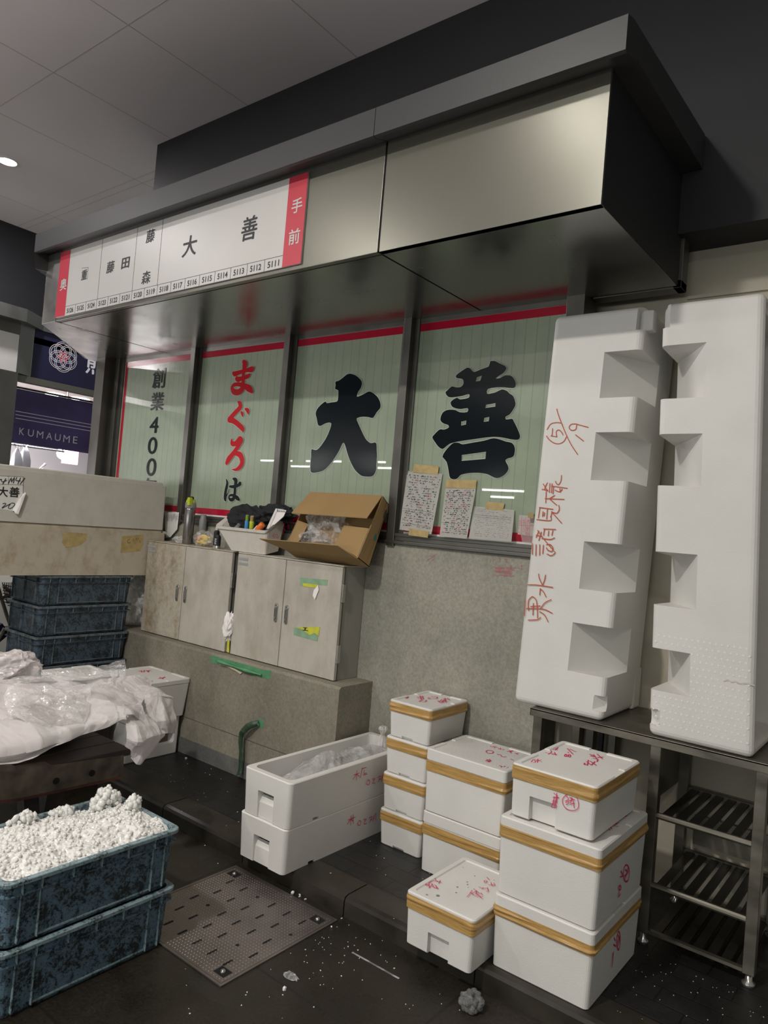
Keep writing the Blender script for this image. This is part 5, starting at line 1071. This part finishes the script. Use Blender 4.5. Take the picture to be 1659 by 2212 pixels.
for pts, m_ in (([(545, 690), (560, 668), (745, 682), (735, 740), (700, 770), (655, 790), (560, 800), (528, 760)], 'masking_tan'), ([(1040, 705), (1225, 690), (1215, 780), (1200, 830), (1028, 845)], 'masking_tan')):
    obj('stained_tape', prism(NB(), [hit(Kx, q) for q in cr((0, 980, .25316), pts)], (-.0008, 0, 0)), m_, lb1)
t = NB(); ink(t, ('x', -4.398), (0, 980, .25316), [[(1105, 728), (1085, 745), (1095, 762), (1112, 755)], [(1138, 728), (1140, 738)], [(1160, 720), (1163, 730)], [(1176, 718), (1178, 726)], [(1190, 742), (1196, 760)]], 3.5); obj('ink_marks', t, 'ink', lb1)
obj('broken_edge', blob((-4.55, 3.125, 1.425), (.14, .022, .016), .5, 2.2, 71, 4), 'foam_old', lb1)
cl_ = (0, 1010, .07233)
lab = NB(); Kl = ('x', -4.3985)
prism(lab, [hit(Kl, q) for q in cr(cl_, [(-900, 170), (0, 240), (700, 268), (690, 790), (640, 830), (360, 1310), (240, 1270), (60, 1250), (-900, 1150)])], (-.0008, 0, 0)); obj('paper_label', lab, 'note_paper', lb2)
obj('label_curl', fixn(loft(NB(), [[hit(('x', -4.398), q) + Vector((d_, 0, 0)) for q, d_ in zip(cr(cl_, qs), (0, .006, .018, .020, .008))] for qs in ([(735, 740), (732, 742), (730, 745), (728, 748), (726, 748)], [(690, 790), (650, 860), (600, 900), (690, 860), (712, 800)], [(560, 960), (520, 1000), (560, 1080), (630, 1040), (640, 960)], [(360, 1300), (400, 1290), (430, 1370), (500, 1390), (540, 1180)])], False, False)), 'paper', lb2)
t = NB(); Ki = ('x', -4.3980)
ink(t, Ki, cl_, [[(-120, 240), (0, 245), (690, 275)], [(-120, 490), (700, 520)], [(690, 275), (685, 770)], [(250, 260), (250, 500)]], 8, k=1)
ink(t, Ki, cl_, [[(-20, 400), (0, 350), (20, 360)], [(40, 350), (60, 430), (190, 385)], [(170, 330), (80, 495)], [(245, 470), (340, 300), (330, 440), (435, 280), (395, 460)], [(500, 300), (465, 385), (600, 395)], [(610, 310), (530, 480)], [(735, 315), (600, 490)]], 24, k=2)
ink(t, Ki, cl_, [[(80, 1080), (150, 1065), (165, 1100), (50, 1215), (250, 1110), (320, 1075)], [(320, 1075), (250, 1170), (270, 1225), (350, 1200), (430, 1120), (420, 1065), (340, 1060)]], 20)
for ch, q, wp, hp in (('大', (88, 722), 300, 290), ('善', (430, 735), 300, 300)): fat(t, ch, Ki, cr(cl_, [q])[0], wp * cl_[2], hp * cl_[2], .45, .0006)
obj('label_writing', t, 'ink', lb2)

# ================================================================== TWO-BOX FOAM STACK WITH HAND HOLE, BESIDE THE CLOTH
carton('lower foam box beside the plinth with a large hand hole', -4.11, -3.736, 2.506, 2.890, .08, .313, .004, (.30, .312), tape=False, gaps=False, lid_panel=.02, taper=.004, hole=(2.60, 2.855, .150, .232))
hb = thing('worn_board', (-3.778, 2.73, .152), 'worn brown board visible in the hand hole of the foam box', 'board'); obj('board', B(-3.784, -3.772, 2.625, 2.835, .152, .222, .003), 'wood_worn', hb)
carton('upper foam box with pale lid and faint red writing beside the plinth', -4.13, -3.702, 2.485, 2.916, .315, .552, .030, (.49, .50), tape=False, taper=.018, writings=((('z', .547), (0, 1400, 440 / 1659), [[(1130, 190), (1230, 185)], [(1150, 185), (1155, 198)], [(1175, 183), (1172, 198)], [(1195, 184), (1210, 196)], [(1215, 184), (1205, 197)], [(1290, 250), (1345, 240)], [(1300, 240), (1330, 252)], [(1340, 236), (1320, 250)]], 4),))
carton('foam box lid behind the cloth, left of the writing lid', -4.135, -3.80, 2.165, 2.478, .34, .600, .03, (.5, .51), tape=False, taper=.01)
sp_ = thing('wooden_crate', (-3.97, 2.33, 0), 'dark wooden box under the rear foam box, hidden behind the cloth', 'box'); obj('box_body', B(-4.11, -3.83, 2.19, 2.335, 0, .338, .004), 'wood_dark', sp_); obj('box_front', B(-4.11, -3.83, 2.345, 2.46, ZS, .338, .004), 'wood_dark', sp_)

# ================================================================== WOODEN HAND CART WITH CLOTH
ct = thing('wooden_cart', (-3.2, 1.4, 0), 'low dark wooden cart with rusty beam carrying the white covered load', 'cart')
xf = -2.78; P3 = lambda q, x=xf: hit(('x', x), cr((0, 1400, 440 / 1659), [q])[0])
bm_ = [P3(q) for q in ((-700, 1010), (-500, 1040), (180, 990), (1010, 872), (1003, 1052), (160, 1235), (-700, 1320))]
obj('beam', fixn(prism(NB(), bm_, (-.06, 0, 0))), 'wood_worn', ct)
bt_ = [P3(q, xf + .006) for q in ((-700, 1325), (160, 1228), (1003, 1046), (1003, 1062), (160, 1246), (-700, 1345))]; obj('rusty_strip', fixn(prism(NB(), bt_, (-.07, 0, 0))), 'rust_red', ct)
for k, q in enumerate(((457, 1082), (749, 1018))): p = P3(q, xf + .001); obj('bolt', tube(NB(), [p - Vector((.002, 0, 0)), p + Vector((.004, 0, 0))], .013, 16), 'black_gap', ct)
z_b = .505
for k in range(7): 
    x = xf - .12 - k * .125; obj('deck_plank', B(x, x + .118, .62, 1.90, z_b, z_b + .03, .003), 'wood_dark', ct)
obj('worn_plank', fixn(prism(NB(), [P3(q, xf + .01) for q in ((-700, 960), (0, 950), (125, 965), (125, 998), (60, 1010), (-700, 1060))], (-.10, 0, 0))), 'wood_worn', ct)
for x, y, dy in ((-2.86, 1.60, -.05), (-2.86, 1.48, .07), (-2.86, .85, 0), (-3.55, 1.55, 0), (-3.55, .85, 0)):
    obj('leg', fixn(prism(NB(), [Vector((x - .03, y - .03, z_b)), Vector((x + .03, y - .03, z_b)), Vector((x + .03, y + .03, z_b)), Vector((x - .03, y + .03, z_b))], (0, dy, -z_b))), 'wood_dark', ct)
# load under the cloth
ld = thing('wrapped_fish', (-3.2, 1.6, z_b + .03), 'dark red fish meat glimpsed under the white covering sheet', 'fish')
obj('fish_body', blob((-3.22, 1.46, .60), (.33, .42, .06), .15, 1.2, 5, 5, z_b + .032), 'meat_red', ld, smooth=True)
c4 = (0, 1400, 440 / 1659)
def G3(rows): return [[hit(('x', x), cr(c4, [(px, py)])[0]) for px, py, x in r_] for r_ in rows]
sh = thing('white_sheet', (-3.1, 1.6, .6), 'large crumpled white sheet draped over the load of the wooden cart', 'sheet')
rows = [[(-900, 330, -3.50), (-500, 300, -3.50), (-100, 300, -3.50), (200, 295, -3.50), (480, 285, -3.5), (760, 268, -3.48), (1000, 262, -3.42), (1150, 240, -3.40), (1235, 290, -3.36)],
        [(-900, 440, -3.32), (-500, 420, -3.30), (-100, 400, -3.30), (200, 360, -3.26), (480, 350, -3.26), (760, 345, -3.24), (960, 340, -3.22), (1110, 360, -3.18), (1200, 380, -3.12)],
        [(-900, 600, -3.08), (-500, 560, -3.08), (-100, 540, -3.06), (200, 520, -3.02), (480, 490, -3.00), (760, 440, -2.98), (960, 430, -2.96), (1090, 440, -2.93), (1150, 470, -2.88)],
        [(-900, 800, -2.86), (-500, 740, -2.85), (-100, 700, -2.84), (200, 670, -2.82), (480, 640, -2.80), (760, 560, -2.79), (930, 530, -2.78), (1060, 530, -2.77), (1170, 590, -2.74)],
        [(-900, 930, -2.77), (-500, 880, -2.76), (-100, 830, -2.75), (140, 790, -2.74), (400, 730, -2.73), (680, 640, -2.73), (860, 590, -2.73), (1000, 560, -2.73), (1035, 575, -2.72)],
        [(-900, 990, -2.75), (-500, 960, -2.75), (-60, 945, -2.74), (175, 918, -2.73), (420, 810, -2.72), (660, 710, -2.72), (860, 650, -2.72), (960, 600, -2.72), (1028, 572, -2.72)]]
obj('sheet_cloth', sheet(G3(rows), 150, 100, .024, 7, 2, .0015, (0, 0, 1)), 'paper', sh)
flap = [[(1030, 560, -2.73), (1100, 540, -2.76), (1180, 560, -2.78), (1210, 590, -2.80)],
        [(1025, 640, -2.70), (1110, 640, -2.66), (1210, 640, -2.68), (1270, 650, -2.72)],
        [(1040, 730, -2.68), (1130, 760, -2.62), (1230, 720, -2.64), (1330, 700, -2.68)],
        [(1030, 790, -2.70), (1080, 820, -2.66), (1180, 800, -2.64), (1270, 770, -2.67)],
        [(1065, 845, -2.70), (1080, 880, -2.68), (1120, 940, -2.66), (1190, 870, -2.67)]]
obj('hanging_corner', sheet(G3(flap), 40, 46, .012, 12, 6, .0015, (1, 0, 0), True), 'paper', sh)
fl2 = [[(1130, 445, -2.98), (1200, 410, -3.0), (1300, 370, -3.0), (1400, 400, -2.98)],
       [(1195, 470, -2.95), (1240, 500, -2.93), (1330, 480, -2.92), (1418, 500, -2.94)],
       [(1190, 570, -2.94), (1260, 600, -2.88), (1340, 590, -2.86), (1430, 590, -2.90)],
       [(1220, 610, -2.92), (1300, 670, -2.88), (1360, 690, -2.86), (1428, 696, -2.90)]]
s2 = thing('white_sheet', (-2.95, 2.1, .6), 'second white sheet flap folded out at the right end of the load', 'sheet')
obj('sheet_cloth', sheet(G3(fl2), 44, 40, .012, 10, 8, .0015, (1, 0, 0), True), 'paper', s2)
top2 = [[(1000, 250, -3.40), (1100, 235, -3.38), (1200, 260, -3.36), (1245, 320, -3.30)], [(1000, 330, -3.2), (1110, 330, -3.18), (1230, 330, -3.14), (1260, 350, -3.12)], [(1050, 400, -3.08), (1150, 380, -3.06), (1290, 360, -3.02), (1400, 395, -2.98)], [(1110, 450, -3.0), (1180, 430, -2.99), (1290, 400, -2.98), (1400, 410, -2.97)]]
obj('sheet_cloth', sheet(G3(top2), 40, 30, .012, 9, 9, .0015, (0, 0, 1)), 'paper', s2)
ip = thing('ice_pack', (-3.0, 1.45, .72), 'clear plastic sack of crushed ice lying on the white sheet', 'bag')
ipg = [[(30, 420, -3.10), (100, 320, -3.16), (260, 315, -3.16), (450, 330, -3.14), (620, 360, -3.10), (720, 330, -3.06)], [(30, 480, -3.02), (120, 430, -3.02), (260, 430, -3.02), (450, 420, -3.0), (620, 430, -2.98), (720, 450, -2.95)], [(50, 560, -2.92), (140, 560, -2.90), (280, 560, -2.88), (450, 540, -2.88), (600, 530, -2.86), (700, 520, -2.86)], [(130, 610, -2.86), (220, 655, -2.82), (330, 670, -2.80), (450, 665, -2.80), (560, 660, -2.79), (650, 655, -2.79)]]
gg = G3(ipg); gg = [[p + Vector((.02, 0, .012)) for p in r_] for r_ in gg]
obj('bag_film', sheet(gg, 70, 44, .012, 12, 12, .001, (0, 0, 1)), 'ice_bag', ip)
pf = thing('plastic_film', (-3.4, 2.0, .68), 'clear plastic film rumpled along the back of the white sheet', 'plastic')
g = [[(-40, 290, -3.62), (200, 230, -3.62), (500, 200, -3.62), (800, 165, -3.62), (920, 140, -3.62), (1020, 108, -3.62)], [(-40, 300, -3.55), (200, 270, -3.5), (500, 240, -3.5), (800, 220, -3.5), (920, 190, -3.5), (1022, 170, -3.5)], [(-20, 320, -3.45), (200, 300, -3.42), (500, 275, -3.42), (800, 255, -3.42), (920, 250, -3.42), (1020, 232, -3.42)]]
obj('film', sheet(G3(g), 80, 24, .014, 14, 15, .001, (1, 0, .5)), 'milky_bag', pf)
pk = thing('pink_bag', (-3.75, 1.85, .66), 'knotted pinkish white bag at the left behind the sheet', 'bag'); p = hit(('x', -3.7), cr(c4, [(110, 160)])[0])
obj('bag_film', blob((p.x, p.y - .05, p.z), (.10, .17, .085), .3, 1.4, 19, 5), 'pink_bag', pk); q = hit(('x', -3.7), cr(c4, [(145, 60)])[0]); obj('knot', blob((q.x, q.y, q.z), (.022, .022, .018), .4, 1.5, 4, 3), 'pink_bag', pk)
# bicycle fragment and netting at the far left edge
bk = thing('net_basket', (-4.9, 2.05, .9), 'dark wire basket with netting at the left edge behind the crates', 'basket')
cb_ = (0, 1220, .25316); KB = ('x', -4.95)
bb = NB()
for a, c in (((-20, 180), (60, 440)), ((60, 440), (90, 520)), ((-20, 290), (110, 250)), ((-20, 250), (20, 300)), ((30, 180), (110, 250))): tube(bb, [hit(KB, cr(cb_, [a])[0]), hit(KB, cr(cb_, [c])[0])], .012, 8)
obj('frame_tube', bb, 'bench_steel', bk)
bb = NB()
for k in range(7):
    for a, c in (((20 + k * 16, 150), (60 + k * 9, 330)), ((25, 170 + k * 24), (115, 190 + k * 24))): tube(bb, [hit(KB, cr(cb_, [a])[0]), hit(KB, cr(cb_, [c])[0])], .003, 5)
nt_ = obj('netting', bb, 'black_rubber', bk)
obj('seat_block', fixn(prism(NB(), [hit(KB, q) for q in cr(cb_, [(-120, 600), (20, 500), (65, 560), (60, 610), (-120, 760)])], (-.1, 0, 0))), 'navy', bk)
obj('stand', tube(NB(), [hit(KB, cr(cb_, [(40, 540)])[0]), Vector((-4.95, 2.0, 0))], .014, 8), 'bench_steel', bk)
wt = thing('white_cabinet', (-5.8, 1.7, 0), 'pale panelled cabinet across the aisle behind the crates, left edge', 'cabinet')
obj('cabinet_body', B(-6.4, -5.9, .8, 3.0, 0, 1.25, .01), 'shop_white', wt)
b = NB()
for z in (.3, .55, .8, 1.05): box(b, -5.9, -5.897, .82, 2.98, z, z + .006)
obj('seam', b, 'grey_ink', wt)

# ================================================================== MANHOLE COVER AND STREET LITTER
mh = thing('manhole_cover', (-2.165, 2.0, 0), 'square studded steel manhole cover with slots between crate and kerb', 'manhole cover')
mx0, mx1, my0, my1 = -2.466, -1.868, 1.712, 2.286
fr = NB(); 
for a in ((mx0 - .012, mx1 + .012, my0 - .012, my0 - .002), (mx0 - .012, mx1 + .012, my1 + .002, my1 + .012), (mx0 - .012, mx0 - .002, my0 - .002, my1 + .002), (mx1 + .002, mx1 + .012, my0 - .002, my1 + .002)): box(fr, *a, .0002, .004)
obj('frame', fr, 'plate_steel', mh)
cs_ = [(mx0 + .045, my1 - .045), (mx1 - .045, my1 - .045), (mx1 - .045, my0 + .045), (mx0 + .045, my0 + .045)]
pb_ = B(mx0, mx1, my0, my1, .0002, .0035); cuts = [B(x - .028, x + .028, y - .022, y + .022, .001, .02) for x, y in cs_]
obj('plate', cut(pb_, cuts), 'plate_steel', mh)
for x, y in cs_:
    s_ = obj('lifting_pocket', B(x - .028, x + .028, y - .022, y + .022, .0006, .0012), 'black_gap', mh); kb = NB(); bmesh.ops.create_uvsphere(kb, u_segments=14, v_segments=8, radius=.010, matrix=Matrix.Translation((x, y, .003))); obj('lifting_knob', kb, 'chrome', s_, smooth=True)
sl = NB(); k = 0
for i in range(6):
    for j in range(5):
        x = mx0 + .085 + i * .088 + (.03 if j % 2 else 0); y = my0 + .09 + j * .095
        if (i * 3 + j * 2) % 7 == 0: bmesh.ops.create_circle(sl, cap_ends=True, segments=12, radius=.008, matrix=Matrix.Translation((x, y, .0042)))
        else: poly(sl, [Vector((x - .005 * math.sin(a), y + .018 * c_ + .005 * math.cos(a), .0042)) for c_, a in [(1, PI / 2 - PI * q_ / 6) for q_ in range(7)] + [(-1, -PI / 2 - PI * q_ / 6) for q_ in range(7)]])
obj('slots', sl, 'black_gap', mh)['kind'] = 'stuff'
st = NB()
for i in range(40):
    for j in range(38):
        x = mx0 + .012 + i * .0148; y = my0 + .012 + j * .0148
        if any(abs(x - a) < .034 and abs(y - c) < .028 for a, c in cs_): continue
        z = .0034; r_ = .0026; a4 = [st.verts.new((x + dx, y + dy, z)) for dx, dy in ((-r_, 0), (0, -r_), (r_, 0), (0, r_))]; tp_ = st.verts.new((x, y, z + .0018))
        for q_ in range(4): st.faces.new((a4[q_], a4[(q_ + 1) % 4], tp_))
obj('studs', st, 'plate_steel', mh)['kind'] = 'stuff'
il = thing('ice_lump', (-1.185, 2.235, 0), 'clear knobbly ice lump on the street below the small kerb box', 'ice'); b = NB()
for k in range(70):
    a, r_ = rs.random() * 6.28, .035 * math.sqrt(rs.random()); nug(b, (-1.185 + r_ * math.cos(a), 2.225 + r_ * math.sin(a), .010 + .055 * rs.random() * (1 - r_ / .06)), .011, rs, 2)
obj('ice_body', b, 'ice_clear', il, smooth=True)
cb2 = NB(); rs = random.Random(11)
def onfloor(q):
    p = onz(q[0], q[1], 0)
    if p.y > YK: p = onz(q[0], q[1], ZS); return (p.x, p.y, ZS) if p.y > YK + .01 else None
    return (p.x, p.y, 0)
spots = [(q[0], q[1], s_) for q, s_ in [((rs.uniform(380, 1100), rs.uniform(1640, 2200)), .0014 + .0022 * rs.random()) for _ in range(150)]]
spots += [(rs.gauss(700, 70), rs.gauss(2040, 40), .002) for _ in range(60)] + [(rs.uniform(1300, 1650), rs.uniform(2040, 2205), .0018) for _ in range(60)] + [(rs.gauss(470, 60), rs.gauss(1700, 50), .0025) for _ in range(30)] + [(rs.gauss(640, 25), rs.gauss(1925, 12), .005) for _ in range(16)]
for px, py, s_ in spots:
    p = onfloor((px, py))
    if not p or p[1] > 2.89 or (p[0] < -2.10 and p[1] < 1.80) or (-2.45 < p[0] < -1.2 and 2.36 < p[1] and p[0] > -1.85) or (p[0] > -1.52 and p[0] < -.82 and p[1] > 2.24) or (-2.46 < p[0] < -2.13 and p[1] > 2.24) or (-2.10 < p[0] < -1.83 and p[1] > 2.82): continue
    r = bmesh.ops.create_cube(cb2, size=1); m3 = Matrix.Rotation(rs.random() * 3, 3, 'Z'); e = (s_ * (1 + rs.random()), s_, s_ * .6)
    for v in r['verts']: v.co = Vector((p[0], p[1], p[2] + e[2] * .5)) + m3 @ Vector((v.co.x * e[0], v.co.y * e[1], v.co.z * e[2]))
tag(obj('foam_crumbs', cb2, 'foam_dots', None, loc=(-1.6, 2.0, 0)), 'tiny white foam crumbs scattered over street and pavement', 'crumbs', kind='stuff')
for (px, py), s_, lb in (((632, 1931), .016, 'white foam chip lying by the kerb beside the manhole cover'), ((614, 2139), .014, 'pointed white foam chip on the street right of the manhole'), ((402, 1640), .017, 'white foam flake on the pavement beside the skirting'), ((716, 2003), .008, 'small foam bit at the corner of the manhole frame')):
    p = onfloor((px, py)); o = NB(); nug(o, (p[0], p[1], p[2] + s_ * .3), s_ * .6, rs, 1)
    for v in o.verts: v.co.z = max(v.co.z, p[2])
    tag(obj('foam_chip', o, 'foam_dots', None, loc=p), lb, 'foam chip')
p = onfloor((628, 2112)); o = blob((p[0], p[1], .006), (.028, .016, .006), .5, 1.6, 3, 3, .001); tag(obj('plastic_scrap', o, 'clear_bag', None, loc=p), 'clear plastic scrap on the street near the manhole cover', 'plastic')
p = onfloor((810, 2085)); o = B(p[0] - .11, p[0] + .11, p[1] - .004, p[1] + .004, .0004, .001); tag(obj('plastic_strip', o, 'clear_bag', None, loc=p), 'thin wet plastic strip lying along the street by the kerb', 'plastic')
